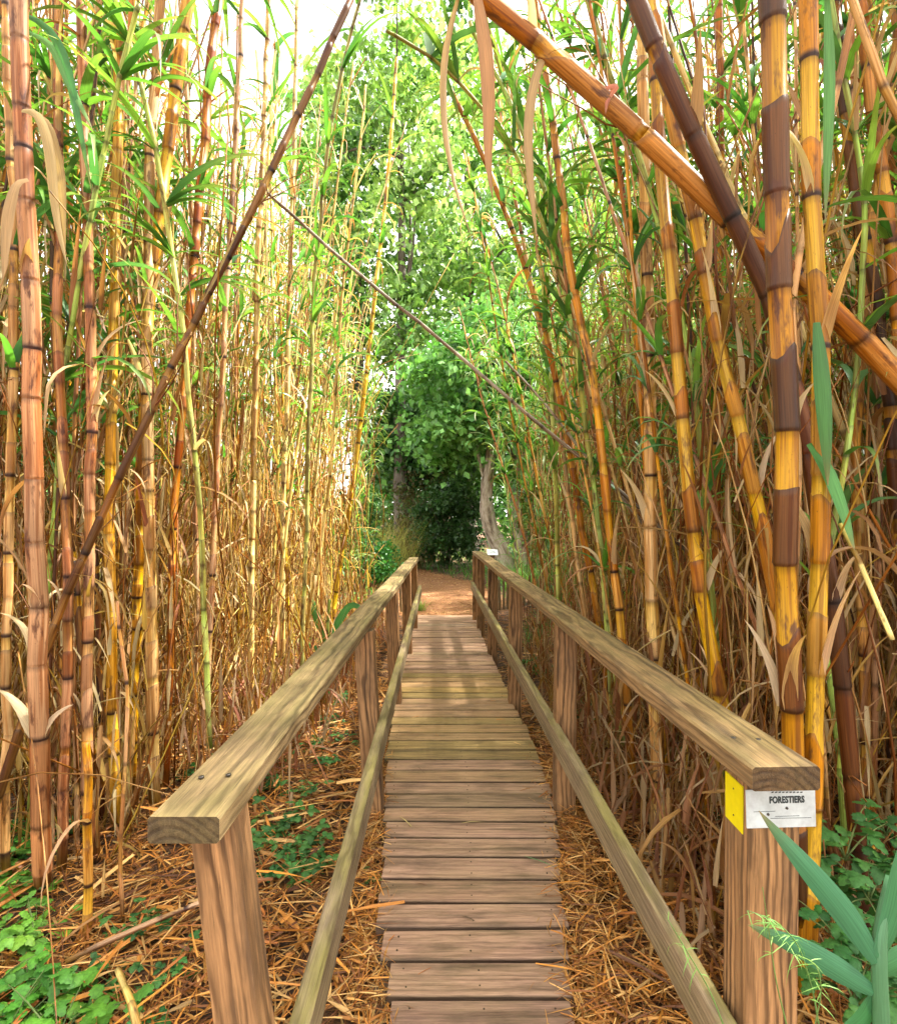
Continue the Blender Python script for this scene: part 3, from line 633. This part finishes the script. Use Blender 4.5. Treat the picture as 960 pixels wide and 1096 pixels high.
protos={'near':[proto(p,4.8,g,d,frac=f) for p,g,d,f in (('tan',30,26,(.8,1.1)),('orange',22,28,(.7,1.1)),('tan',44,20,(.85,1.1)),('orange',30,24,(.6,1.1)),('tan',30,18,(.6,1.0)),('dark',18,22,(.7,1.1)),('tan',10,30,(.85,1.1)),('orange',40,20,(.8,1.1)))],
        'pale':[proto(p,5.0,g,d,frac=(.7,1.1),dm=(1.55,1.75,1.6)) for p,g,d in (('pale',16,16),('yellow',14,14),('pale',26,12),('pale',8,20),('tan',14,16))],  # dm lightens the dry blades: sunlight put into their colour
        'green':[proto('green',4.6,80,6,(.35,.7),lo=.12) for _ in range(4)]}
used=set()
def place(kind,x,y,label,group,sc,tilt,az):
    pr=protos[kind][rng.integers(len(protos[kind]))]
    if pr.name in used:
        r=pr.copy(); C.objects.link(r)
        for ch in pr.children:
            c=ch.copy(); C.objects.link(c); c.parent=r
    else: used.add(pr.name); r=pr
    r.location=(x,y,float(gz(x,y)))
    ax=Vector((-math.sin(az),math.cos(az),0))
    r.rotation_mode='QUATERNION'; r.rotation_quaternion=Matrix.Rotation(tilt,3,ax).to_quaternion()@Matrix.Rotation(rng.uniform(0,6.28),3,'Z').to_quaternion()
    r.scale=(sc*rng.uniform(.45,1.0),)*2+(sc,)
    tag(r,label,'reed',group)
def sample(n,xl,xh,yl,yh,mind):
    out=[]; t=0
    while len(out)<n and t<n*60:
        t+=1; y=yl+(yh-yl)*rng.random()**1.15; a=xl(y) if callable(xl) else xl; b=xh(y) if callable(xh) else xh
        x=a+(b-a)*rng.random()
        if all((x-p)**2+(y-q)**2>mind**2 for p,q in out): out.append((x,y))
    return out
zones=[ # kind,n,xlo,xhi,ylo,yhi,lean az range,tilt, label, group
 ('near',56,-3.3,lambda y:-1.62,2.5,4.6,(0,6.28),.09,'brown jointed cane packed in the near part of the left thicket','canes of the near left thicket'),
 ('pale',96,lambda y:-2.9,lambda y:-.55-.15*y,4.0,8.2,(-.9,.9),.08,'pale yellow cane in the sunny far half of the left thicket','canes of the far left thicket'),
 ('near',74,lambda y:.88+.05*y,3.0,1.9,4.4,(2.4,3.9),.16,'orange brown cane packed in the near part of the right thicket','canes of the near right thicket'),
 ('near',26,lambda y:.95+.04*y,3.2,4.4,7.6,(2.4,3.9),.18,'orange brown cane in the far half of the right thicket','canes of the far right thicket'),
]
for kind,n,a,b,c,d,azr,tl,lab,gr in zones:
    for x,y in sample(n,a,b,c,d,.11):
        place(kind,x,y,lab,gr,rng.uniform(.85,1.2),min(abs(rng.normal())*tl,.3),rng.uniform(*azr))
for x,y in sample(9,-2.6,-1.3,8.0,11.5,.2): place('green',x,y,'green leafy reed at the far end of the left thicket','green reeds at the far left',rng.uniform(.8,1.1),rng.uniform(.0,.15),rng.uniform(-.6,.6))
for x,y in sample(32,lambda y:1.2+.05*(11-y),3.9,5.8,12.0,.22): place('green',x,y,'green leafy reed arching over from the far right','green reeds at the far right',rng.uniform(.8,1.15),rng.uniform(.05,.28),rng.uniform(2.6,3.7))

def thicket(name,label,n,xl,xh,yl,yh,pals,green,az0,tilt,sides=5):
    B=MB(); LB=[];LA=[]
    for i in range(n):
        y=yl+(yh-yl)*rng.random(); x=xl+(xh-xl)*rng.random(); h=rng.uniform(3.6,5.8); a=az0+rng.normal()*1.1; tn=abs(rng.normal())*tilt
        zz=np.linspace(-.05,h,14); g0=float(gz(x,y)); bnd=rng.uniform(0,.06)
        p=np.stack([x+math.cos(a)*(tn*zz+bnd*zz**2*.3),y+math.sin(a)*(tn*zz+bnd*zz**2*.3),g0+zz],1)
        r=rng.uniform(.006,.017)
        nodes=culm(B,p,r,r*.5,pals[rng.integers(len(pals))],.27,sides,simple=True)
        k=rng.integers(0,len(nodes),12); LB+= [nodes[j][0] for j in k]
        m=int(green*rng.uniform(.3,1.7)); k=rng.integers(len(nodes)//3,len(nodes),m); LA+=[nodes[j][0] for j in k]
    o=B.build(name,M_cane); tag(o,label,'reeds',kind='stuff')
    return LB,LA
def bladestuff(name,label,LB,LA,mulg=(1,1,1),muld=(1,1,1)):
    B=MB(); LB=np.array(LB); n=len(LB)
    cs=np.array([(.48,.30,.15),(.42,.20,.08),(.56,.40,.20),(.30,.13,.05)])[rng.integers(0,4,n)]*rng.uniform(.7,1.1,n)[:,None]*np.array(muld)
    leaves(B,LB,rng.uniform(0,6.3,n),rng.uniform(-.3,1,n),rng.uniform(.2,.55,n),rng.uniform(.012,.03,n),rng.uniform(1.6,3.3,n),cs,seg=4)
    tag(B.build(name,M_dry),'mass of dry hanging blades deep in '+label,'reed blades',kind='stuff')
    B=MB(); LA=np.array(LA); n=len(LA)
    g=np.array([(.09,.25,.04),(.15,.36,.05),(.06,.17,.03),(.22,.42,.07)])[rng.integers(0,4,n)]*rng.uniform(.8,1.2,n)[:,None]*np.array(mulg)
    leaves(B,LA,rng.uniform(0,6.3,n),rng.uniform(.3,1.3,n),rng.uniform(.25,.6,n),rng.uniform(.015,.035,n),rng.uniform(.8,2.4,n),g,seg=5)
    tag(B.build(name.replace('dry','green'),M_leaf),'mass of green blades deep in '+label,'reed blades',kind='stuff')
a=thicket('reed_thicket','dense mass of brown canes behind the nearest left ones',380,-5.6,-2.6,1.9,5.0,['tan','orange','tan','dark'],7,0,.10)
b=thicket('reed_thicket','dense mass of pale canes behind the far left ones',170,-3.6,-1.75,5.2,9.5,['pale','pale','yellow','pale'],5,0,.09)
bladestuff('dry_blades','the near left thicket',a[0],a[1])
bladestuff('dry_blades','the far left thicket',b[0],b[1],(1.5,1.35,1.2),(1.45,1.7,1.6))  # blade colours multiplied up, sunlit look painted in
a=thicket('reed_thicket','dense mass of brown canes behind the nearest right ones',560,2.3,6.2,1.6,5.6,['tan','orange','dark','orange'],11,3.14,.15)
b=thicket('reed_thicket','dense mass of canes behind the far right ones',340,1.9,6,5.4,10.5,['orange','tan','green'],22,3.14,.15)
bladestuff('dry_blades','the right thicket',a[0]+b[0],a[1]+b[1])

def clutter(xl,xh,yl,yh,n,nb,lean,label,colmul=1.,pw=1.3,zh=3.0):
    B=MB()
    for i in range(n):
        y=yl+(yh-yl)*rng.random()**pw; x=xl+(xh-xl)*rng.random(); z=float(gz(x,y)); L=rng.uniform(.6,2.6); a=rng.uniform(0,6.3); t=abs(rng.normal())*.35+.02
        st=z-.05 if rng.random()<.6 else z+rng.uniform(.3,2.2)
        t=min(t,.9)
        d=np.array([math.cos(a)*math.sin(t)+lean,math.sin(a)*math.sin(t),math.cos(t)*(1 if rng.random()<.85 else -1)]); p=[np.array([x,y,st])]
        bend=rng.normal(size=3)*.08
        for k in range(6): p.append(p[-1]+d*L/6); d=d+bend; d/=np.linalg.norm(d)
        if any(abs(k[0])<.85 and k[2]<2.6 for k in p): continue
        c=np.array([(.46,.27,.11),(.36,.16,.05),(.55,.40,.18),(.22,.09,.03),(.48,.33,.08)][rng.integers(5)])*rng.uniform(.7,1.15)*colmul
        tube(B,p,np.linspace(1,.4,7)*rng.uniform(.002,.0065),c,4)
    tag(B.build('dead_stalks',M_cane),'tangle of thin dead stalks '+label,'stalks',kind='stuff')
    B=MB(); y=yl+(yh-yl)*rng.random(nb)**pw; x=xl+(xh-xl)*rng.random(nb); z=gz(x,y)+rng.random(nb)**1.5*zh
    c=np.array([(.50,.30,.15),(.42,.19,.07),(.60,.44,.24),(.28,.11,.04),(.46,.26,.07)])[rng.integers(0,5,nb)]*rng.uniform(.7,1.15,nb)[:,None]*colmul
    up=rng.random(nb)<.5
    leaves(B,np.stack([x,y,z],1),rng.uniform(0,6.3,nb),np.where(up,rng.uniform(1.1,1.5,nb),rng.uniform(-1.5,.4,nb)),rng.uniform(.15,.5,nb),rng.uniform(.008,.03,nb),np.where(up,rng.uniform(0,1.,nb),rng.uniform(.3,2.,nb)),c,seg=5,fold=.5)
    tag(B.build('dead_blades',M_dry),'loose dead blades caught '+label,'reed blades',kind='stuff')
clutter(-3.6,-1.4,2.5,5,900,4000,.03,'among the near left canes',.9)
clutter(-2.9,-1.15,3.9,9,650,800,.03,'among the far left canes',np.array([1.6,1.75,1.5]))  # stalk and blade colours raised in place of sunlight
clutter(.92,3.4,1.9,5,1200,5000,-.06,'among the near right canes',.9)
clutter(1.05,3.4,4.6,9,500,2000,-.06,'among the far right canes',1.0)

clutter(-1.4,-.80,2.9,8,260,1100,-.05,'leaning low between the left canes and the left rail',.9,1.2,.55)
clutter(.78,1.15,1.9,6,150,900,.08,'low between the right canes and the right rail',.8,1.2,.6)
# young reed bottom right, in front of the near right post
root=thing('young_reed','young reed with broad bluish green blades in the bottom right corner','reed',P(945,1150,.98))
def rch(nm,B,m,root):
    o=B.build(nm,m,None,True); o.parent=root; o.location=-root.location
B=MB(); tube(B,spline([P(948,1300,.95),P(946,1150,.95),P(941,1050,.96),P(940,1000,.97),P(955,940,1.0)],24),np.linspace(.016,.010,24),(.13,.32,.16),10); rch('stalk',B,M_leaf,root)
GB=(.055,.21,.085)
for pts,W in (([(938,1030),(910,985),(860,925),(830,890),(812,868)],.043),([(935,1062),(900,1040),(860,1016),(800,990)],.038),([(938,1025),(955,985),(965,930),(985,850)],.038),([(942,1040),(975,1020),(1010,1030)],.04),([(940,1060),(925,1090),(900,1110),(880,1125)],.03)):
    B=MB(); n=len(pts); ribbon(B,[P(x,y,.96+.012*i) for i,(x,y) in enumerate(pts)],W,GB,n=20,peak=.3,fold=.25); rch('leaf',B,M_leaf,root)
# fine grass flower in front of the post
def grass_head(label,pts,d,spikes,root_name='grass_stalk'):
    p=spline([P(x,y,d) for x,y in pts],24); root=thing(root_name,label,'grass',p[0])
    B=MB(); tube(B,p,np.linspace(.0016,.0007,24),(.20,.34,.10),4)
    k=rng.integers(12,24,spikes); leaves(B,p[k],rng.uniform(0,6.3,spikes),rng.uniform(-.6,.5,spikes),rng.uniform(.02,.055,spikes),.0026,rng.uniform(.3,1.5,spikes),(.20,.40,.09),seg=3); 
    o=B.build('stalk',M_leaf,None,True); o.parent=root; o.location=-root.location
grass_head('pale green feathery grass head in front of the near right post',[(880,1120),(870,1060),(855,1010),(830,985),(800,975)],.95,30)
grass_head('second feathery grass head drooping below the first by the near right post',[(860,1150),(872,1100),(880,1060),(875,1030),(850,1022)],.93,22)
grass_head('thin grass stalk rising against the near right post',[(850,1130),(830,1050),(822,990),(816,950)],.97,10)
grass_head('thin grass stalk crossing the end of the right bottom rail',[(790,1140),(760,1060),(730,1010),(715,985)],1.0,12)

# ------------------------------------------------------------------ low plants
def leaflet(B,base,az,elev,L,col):
    n=len(base)
    h=np.stack([np.cos(az)*np.cos(elev),np.sin(az)*np.cos(elev),np.sin(elev)],1); s=np.stack([-np.sin(az),np.cos(az),0*az],1); u=np.cross(h,s)*-1
    ts=np.array([0,.12,.25,.38,.5,.62,.74,.86,1.]); w=np.array([.03,.34,.27,.44,.32,.40,.22,.22,.005]); K=27
    V=[]
    for t,ww in zip(ts,w):
        c=base+h*(L*t)[:,None]-np.array([0,0,1])*(L*.35*t*t)[:,None]
        V+=[c+s*(L*ww)[:,None]+u*(L*.09)[:,None],c,c-s*(L*ww)[:,None]+u*(L*.09)[:,None]]
    V=np.stack(V,1); fq=[[k*3+q,k*3+q+1,k*3+4+q,k*3+3+q] for k in range(8) for q in (0,1)]
    f=(np.arange(n)[:,None,None]*K+np.array(fq)[None]).reshape(-1,4)
    B.add(V.reshape(-1,3),f,np.repeat(col,K,0))
def herb(nst,ls,cols):
    root=bpy.data.objects.new('bramble_plant',None); C.objects.link(root)
    BS=MB(); BL=MB()
    for i in range(nst):
        a=rng.uniform(0,6.28); L=rng.uniform(.07,.20); el=rng.uniform(.4,1.25); q=[np.zeros(3)]
        d=np.array([math.cos(a)*math.cos(el),math.sin(a)*math.cos(el),math.sin(el)])
        for j in range(5): q.append(q[-1]+d*L/5); d=d+np.array([math.cos(a)*.1,math.sin(a)*.1,-.10]); d/=np.linalg.norm(d)
        q=np.array(q); tube(BS,q,np.linspace(.0028,.0012,6),(.16,.22,.06),5)
        for e in (5,3,2):
            if e<5 and rng.random()<.3: continue
            c=np.array(cols[rng.integers(len(cols))])*rng.uniform(.8,1.2); aa=a+(0 if e==5 else rng.choice([-1.2,1.2])); l=ls*rng.uniform(.7,1.25)
            leaflet(BL,np.tile(q[e],(3,1)),np.array([aa,aa+1.25,aa-1.25]),np.array([.25,.2,.2])+rng.normal(size=3)*.45,np.array([1.1,.9,.9])*l,np.tile(c,(3,1)))
    o=BS.build('stems',M_herb); o.parent=root; o=BL.build('leaves',M_herb); o.parent=root
    return root
hp={'dark':[herb(7,.042,[(.06,.20,.04),(.09,.26,.05),(.04,.14,.03)]) for _ in range(3)],'light':[herb(10,.045,[(.11,.33,.03),(.16,.40,.035),(.08,.25,.03)]) for _ in range(3)]}
hused=set()
def put_herb(kind,px,py,label,group,sc=1.,zoff=0.,d=None):
    if d is None: d=(EYE+.07)*F/(py-HY)
    x=(px-CX)/F*d; pr=hp[kind][rng.integers(3)]
    if pr.name in hused:
        r=pr.copy(); C.objects.link(r)
        for ch in pr.children: c=ch.copy(); C.objects.link(c); c.parent=r
    else: hused.add(pr.name); r=pr
    r.location=(x,d,float(gz(x,d))+zoff); r.rotation_euler=(0,0,rng.uniform(0,6.28)); r.scale=(sc,)*3; tag(r,label,'plant',group)
for px,py in [(0,1000),(38,1005),(-15,1060),(28,1075),(0,1120),(-10,950),(60,1120),(4,900)]:
    put_herb('light',px,py,'light green toothed leaved plant in the bottom left corner patch','plants of the bottom left corner',rng.uniform(.9,1.35))
for px,py in [(130,1010),(165,1000),(125,1060),(182,1050),(150,1110)]:
    put_herb('dark',px,py,'darker low plant in the straw left of the near left post','plants left of the near left post',rng.uniform(.55,.9))
for px,py in [(285,950),(300,925),(322,915),(318,945),(335,940),(280,905),(300,895)]:
    put_herb('dark',px,py,'small green plant between the near left post and the bottom rail','plants inside the left rail',rng.uniform(.75,1.05))
for px,py in [(20,900),(45,890),(70,880),(15,870),(195,830),(110,830),(240,800)]:
    put_herb('dark',px,py,'small green plant at the foot of the left canes','plants at the foot of the left canes',rng.uniform(.6,.9))
for px,py,d in [(905,860,1.7),(930,900,1.6),(950,940,1.5),(900,950,1.5),(925,980,1.4),(955,870,1.7),(915,1010,1.35),(890,900,1.7),(948,830,1.9),(965,1000,1.4),(975,930,1.6)]:
    put_herb('dark',px,py,'dark green bramble behind the near right post at the photo edge','brambles behind the near right post',rng.uniform(.8,1.15),zoff=max(0,float(P(px,py,d)[2]-gz(0,d))-.15),d=d)
for px,py in [(690,760),(650,745),(720,800),(640,720),(605,700),(620,735),(580,690),(560,680),(600,675),(735,830),(765,850)]:
    put_herb('dark',px,py+25,'low green plant on the damp ground under the right rail','plants under the right rail',rng.uniform(.9,1.4))
for px,py in [(345,720),(330,700),(365,675),(380,655),(372,640),(395,640),(360,650),(385,630),(400,622),(350,680),(340,665),(310,740),(280,770)]:
    put_herb('light',px,py+18,'light green weed beside the far left rail','weeds beside the far left rail',rng.uniform(1.1,1.7))
for px,py in [(330,800),(352,770),(345,820),(300,830),(362,745),(318,860),(370,790),(285,850)]:
    put_herb('dark',px,py,'small green plant in the dead blades outside the left rail','plants outside the left rail',rng.uniform(.7,1.0))
put_herb('dark',396,948,'tiny green seedling in the straw at the left board ends',None,.45)

# ------------------------------------------------------------------ grass tufts
def tuft(name,label,px,d,n,h,col,spread=.35,group=None):
    x=(px-CX)/F*d; B=MB(); a=rng.uniform(0,6.3,n); r=rng.random(n)*spread
    b=np.stack([x+np.cos(a)*r,d+np.sin(a)*r,gz(x,d)+0*a],1)
    leaves(B,b,rng.uniform(0,6.3,n),rng.uniform(.9,1.5,n),rng.uniform(.5,1.1,n)*h,rng.uniform(.008,.016,n),rng.uniform(.2,1.4,n),np.array(col)*rng.uniform(.7,1.25,(n,1)),seg=4)
    tag(B.build(name,M_leaf,loc=(x,d,float(gz(x,d)))),label,'grass',group)
tuft('grass_tuft','tall yellow green grass tuft beside the path bend at far left',402,15.5,900,1.8,(.50,.52,.13),1.1)
tuft('grass_tuft','second yellowish grass clump left of the path bend',380,14,600,1.4,(.44,.50,.13),.9)
tuft('grass_tuft','dry brown grass clump in front of the dark bush',437,16.5,600,2.1,(.28,.22,.08),.8)
tuft('grass_tuft','green grass tuft right of the small sign',556,11.5,400,.8,(.14,.34,.06),.55)
tuft('grass_tuft','large fountain of green grass behind the right paling fence',612,9.6,700,1.1,(.12,.32,.07),.6)
tuft('grass_tuft','green grass tuft at the foot of the pale trunk',575,14.5,500,.9,(.10,.28,.05),.8)
tuft('grass_tuft','short grass at the end of the left rail',448,8.9,120,.25,(.25,.38,.08),.14)
tuft('grass_tuft','green grass tuft under the far right rail',585,7.2,160,.5,(.12,.30,.06),.3)

# ------------------------------------------------------------------ paling fences, sign
def paling(label,x0,y0,x1,y1,n,h):
    root=thing('paling_fence',label,'fence',((x0+x1)/2,(y0+y1)/2,0)); wires=MB()
    for i in range(n):
        t=i/(n-1); x=x0+(x1-x0)*t; y=y0+(y1-y0)*t; z=float(gz(x,y)); B=MB(); hh=h*rng.uniform(.88,1.08); lx,ly=rng.normal(size=2)*.02
        w=rng.uniform(.028,.042)
        bar(B,(x,y,z-.05),(x+lx,y+ly,z+hh),w,.014,np.array([1.5,1.6,1.7])*rng.uniform(.8,1.15),up=(0,-1,0),n=3,bev=.003)
        # pointed top
        o=B.build('paling',W_low,None,False); o.parent=root; o.location=-root.location
    for hz in (.3,.75):
        q=[(x0+(x1-x0)*t,y0+(y1-y0)*t-.012,float(gz(x0,y0))+h*hz+.006*math.sin(t*40)) for t in np.linspace(0,1,30)]
        tube(wires,q,.0025,(1,1,1),5)
    o=wires.build('wire',M_metal,None,True); o.parent=root; o.location=-root.location
paling('low chestnut paling fence behind the far right rail',.62,8.75,1.95,10.1,22,.50)
paling('low paling fence among weeds beyond the left rail',-.72,8.7,-1.75,8.1,16,.42)
p=P(527,600,9.1); root=thing('info_sign','small tilted information panel on a wooden stake past the right rail','sign',(p[0],9.1,0))
B=MB(); bar(B,(p[0],9.13,-.1),(p[0],9.13,.85),.07,.07,(1,1,1),up=(0,-1,0)); o=B.build('stake',W_post,None,False); o.parent=root; o.location=-root.location
B=MB(); bar(B,(p[0]-.085,9.08,.885),(p[0]+.085,9.08,.885),.15,.012,(1,1,1),up=(0,-.55,.8),n=3); o=B.build('panel',M_white,None,False); o.parent=root; o.location=-root.location
B=MB()
for k in range(3): bar(B,(p[0]-.05,9.05+k*.025,.8835+k*.0155),(p[0]+.05-.02*k,9.05+k*.025,.8835+k*.0155),.004,.003,(1,1,1),up=(0,-.55,.8),n=2,bev=.0005)
o=B.build('printed_lines',M_ink,None,False); o.parent=root; o.location=-root.location

# ------------------------------------------------------------------ trees and shrubs
def crown_pts(cx,cy,cz,rx,ry,rz,nclump,per,sig,hollow=.35,zlo=-1):
    cs=[]
    while len(cs)<nclump:
        v=rng.normal(size=3); v/=np.linalg.norm(v); r=(hollow+(1-hollow)*rng.random())
        v=v*r
        if v[2]<zlo: continue
        cs.append((cx+v[0]*rx,cy+v[1]*ry,cz+v[2]*rz))
    cs=np.array(cs); k=rng.integers(0,nclump,nclump*per); sg=sig*rng.uniform(.5,1.5,nclump)[k][:,None]
    return cs[k]+rng.normal(size=(len(k),3))*sg*np.array([1,1,.7]),k,cs
def tree(name,label,x,y,h,rx,rz,czf,nclump,per,size,cols,trunk=.18,twin=False,lean=0.,cat='tree',sig=.38,group=None,tops=None):
    z0=float(gz(x,y)); root=thing(name,label,cat,(x,y,z0),group); cz=z0+h*czf
    pts,k,cs=crown_pts(x+lean,y,cz,rx,rx*.85,rz,nclump,per,sig)
    pts=pts[pts[:,2]>z0+.1]
    B=MB(); n=len(pts); base=np.array(cols)[rng.integers(0,len(cols),nclump)]
    c=base[k[:n]]*rng.uniform(.7,1.3,(n,1)); diamonds(B,pts,rng.uniform(.6,1.3,n)*size,c); o=B.build('crown',M_tree,None,False); o.parent=root; o.location=-root.location
    if trunk>0:
        B=MB(); tt=[(0,0)] if not twin else [(-.30,-.05),(.16,.08)]
        for j,(ox,oy) in enumerate(tt):
            q=[(x+ox*.7,y+oy,z0-.1),(x+ox+(.12 if twin else 0),y+oy,z0+.5),(x+ox*1.6-(.10 if twin else 0),y+oy,z0+1.1),(x+ox*1.3+rng.normal()*.05-(.25 if twin else 0),y+oy,z0+h*.25),(x+ox*1.8+lean*.4,y,z0+h*.42),(x+lean+ox,y,cz+rz*.3)]
            q=spline(q,22); rad=np.linspace(trunk*1.25,trunk*.22,22); rad[0]*=1.35
            rad=rad*(1+.08*np.sin(np.arange(22)*2.1+j)); tube(B,q,rad,(1,1,1),12)
            for _ in range(9):
                s=q[rng.integers(8,20)]; e=cs[rng.integers(nclump)]; m=(s+e)/2+rng.normal(size=3)*.25+(0,0,.2)
                tube(B,spline([s,m,e],9),np.linspace(trunk*.35,.012,9),(1,1,1),6)
        o=B.build('trunk',M_bark if twin else M_bark2,None,True); o.parent=root; o.location=-root.location
    return root
DG=[(.06,.18,.04),(.09,.24,.05),(.04,.12,.03)]; MG=[(.15,.34,.08),(.22,.45,.12),(.09,.24,.05)]; LG=[(.38,.64,.20),(.46,.72,.28),(.26,.52,.12)]
tree('poplar_tree','broad leaved tree with a pale twin trunk behind the small sign',(549-CX)/F*14.2,14.2,7.5,2.9,2.3,.62,110,150,.19,MG+[(.15,.36,.08)],.19,True)
tree('leafy_tree','bright green tree rising above the left side of the path',(430-CX)/F*17.5,17.5,20,2.5,8.6,.56,100,95,.22,MG+LG,.22)
tree('leafy_tree','tall light green tree at the top middle behind the twin trunk tree',(500-CX)/F*22,22,25,3.8,10.5,.57,130,85,.28,LG+MG,.3)
tree('leafy_tree','tree with dark dense crown left of centre above the path bend',(385-CX)/F*20,20,18,2.0,7.4,.58,64,100,.24,DG+MG+MG,.2)
tree('leafy_tree','tall pale green slender tree at the left of the treetops',(335-CX)/F*23,23,23,1.9,9.5,.56,70,80,.26,LG,.18,lean=.3)
tree('leafy_tree','light green tree behind the right thicket nearest the path',(620-CX)/F*17,17,15,3.0,6.6,.56,120,100,.22,LG+MG,.2)
tree('leafy_tree','green tree farther right behind the right thicket',(730-CX)/F*18,18,10,3.2,4.2,.55,90,120,.22,MG+LG,.2)
tree('leafy_tree','thin tree barely showing through the far right canes',(900-CX)/F*18,18,7,3.2,3.0,.5,70,110,.22,MG,.2)
tree('leafy_tree','low dense dark green tree spreading above the very dark bush',(462-CX)/F*18,18,6.2,2.3,1.9,.62,110,140,.19,DG+DG+MG,.10,sig=.35)
tree('shrub','very dark dense bush where the path bends',(480-CX)/F*16.2,16.2,2.6,1.05,1.3,.46,60,170,.10,[(.035,.11,.028),(.05,.15,.035)],.05,cat='shrub',sig=.2)
tree('shrub','brownish open shrub left of the very dark bush',(446-CX)/F*17,17,3.2,.8,1.5,.5,30,120,.10,[(.16,.14,.05),(.10,.14,.04)],.04,cat='shrub',sig=.2)
tree('shrub','mid green shrub at the right of the twin trunk',(585-CX)/F*14.5,14.5,3.2,1.0,1.5,.5,50,150,.11,MG+LG[:1],.05,cat='shrub',sig=.22)
tree('shrub','green bush at the left side of the path before the bend',(385-CX)/F*11.5,11.5,1.1,.75,.55,.45,40,140,.07,[(.08,.27,.05),(.06,.2,.04)],.03,cat='shrub',sig=.14)
tree('shrub','dark low bush half hidden behind the far left canes',(352-CX)/F*12.5,12.5,2.6,.9,1.2,.48,40,140,.10,DG,.04,cat='shrub',sig=.2)
tree('shrub','low bush behind the right paling fence',(650-CX)/F*11.5,11.5,2.2,1.1,1.1,.48,45,140,.10,MG,.04,cat='shrub',sig=.2)
# distant wood closing the view near the ground
B=MB(); n=60000; ang=rng.uniform(-1.25,1.25,n); rr=rng.uniform(27,38,n); hh=3.2+1.6*np.sin(ang*7)+1.1*np.sin(ang*17+1)+np.clip(1-np.abs(ang+.02)*5,0,1)*6
z=rng.random(n)**.8*hh; pts=np.stack([np.sin(ang)*rr,np.cos(ang)*rr,z],1); pts+=rng.normal(size=(n,3))*.25
k=(np.floor(ang*30)+np.floor(z*1.3)*7).astype(int)%4; c=np.array([(.06,.17,.035),(.10,.26,.05),(.15,.33,.07),(.05,.14,.03)])[k]*rng.uniform(.7,1.3,(n,1))
diamonds(B,pts,rng.uniform(.25,.5,n),c); tag(B.build('distant_wood',M_tree,None,False),'far green wood closing the view behind the reeds','wood',kind='stuff')
# ground cover between
B=MB(); n=9000; x=rng.uniform(-9,9,n); y=rng.uniform(9.5,24,n)
k=[i for i in range(n) if abs(x[i]-np.interp(y[i],PATHQ[:,1],PATHQ[:,0]))>1.25]; x=x[k];y=y[k];n=len(x)
leaves(B,np.stack([x,y,gz(x,y)],1),rng.uniform(0,6.3,n),rng.uniform(.7,1.5,n),rng.uniform(.15,.55,n),rng.uniform(.015,.03,n),rng.uniform(.3,1.6,n),np.array([(.10,.26,.05),(.18,.34,.06),(.06,.18,.04)])[rng.integers(0,3,n)],seg=3)
tag(B.build('undergrowth',M_leaf),'green undergrowth on the far bank','undergrowth',kind='stuff')

# ------------------------------------------------------------------ sky, sun, camera
SUN_EL,SUN_AZ=R(56),R(72)   # azimuth from +Y clockwise: sun stands behind the left shoulder
w=bpy.data.worlds.new('World'); scene.world=w; w.use_nodes=True; nt=w.node_tree; nt.nodes.clear()
out=nt.nodes.new('ShaderNodeOutputWorld'); bg=nt.nodes.new('ShaderNodeBackground'); sky=nt.nodes.new('ShaderNodeTexSky')
sky.sky_type='NISHITA'; sky.sun_disc=False; sky.sun_elevation=SUN_EL; sky.sun_rotation=SUN_AZ; sky.dust_density=2.5
tc=nt.nodes.new('ShaderNodeTexCoord'); cl=noise(nt,vmul(nt,tc.outputs['Generated'],(2.2,2.2,4.5)),1.3,5,.55)
cm=ramp(nt,cl,[(.36,.45),(.52,1)])
c=mixc(nt,cm,sky.outputs[0],(11.0,10.6,9.9)); link(nt,c,bg.inputs[0]); bg.inputs[1].default_value=.066; link(nt,bg.outputs[0],out.inputs[0])
L=bpy.data.lights.new('sun','SUN'); L.energy=5.0; L.angle=R(3); L.color=(1,.94,.84); so=bpy.data.objects.new('sun',L); C.objects.link(so)
d=Vector((math.sin(SUN_AZ)*math.cos(SUN_EL),math.cos(SUN_AZ)*math.cos(SUN_EL),math.sin(SUN_EL))); so.rotation_euler=d.to_track_quat('Z','Y').to_euler(); so.location=d*30
cam=bpy.data.cameras.new('camera'); co=bpy.data.objects.new('camera',cam); C.objects.link(co); co.location=(0,0,EYE); co.rotation_euler=(R(90),0,0)
cam.sensor_fit='HORIZONTAL'; cam.sensor_width=36; cam.lens=F/960*36; cam.shift_y=(HY-548)/960; cam.clip_start=.05; cam.clip_end=2000
scene.camera=co
vs=scene.view_settings; vs.view_transform='Standard'; vs.look='None'; vs.gamma=1; vs.exposure=2.2
cy=scene.cycles; cy.adaptive_threshold=.03; cy.max_bounces=4; cy.diffuse_bounces=1; cy.glossy_bounces=2; cy.transmission_bounces=3
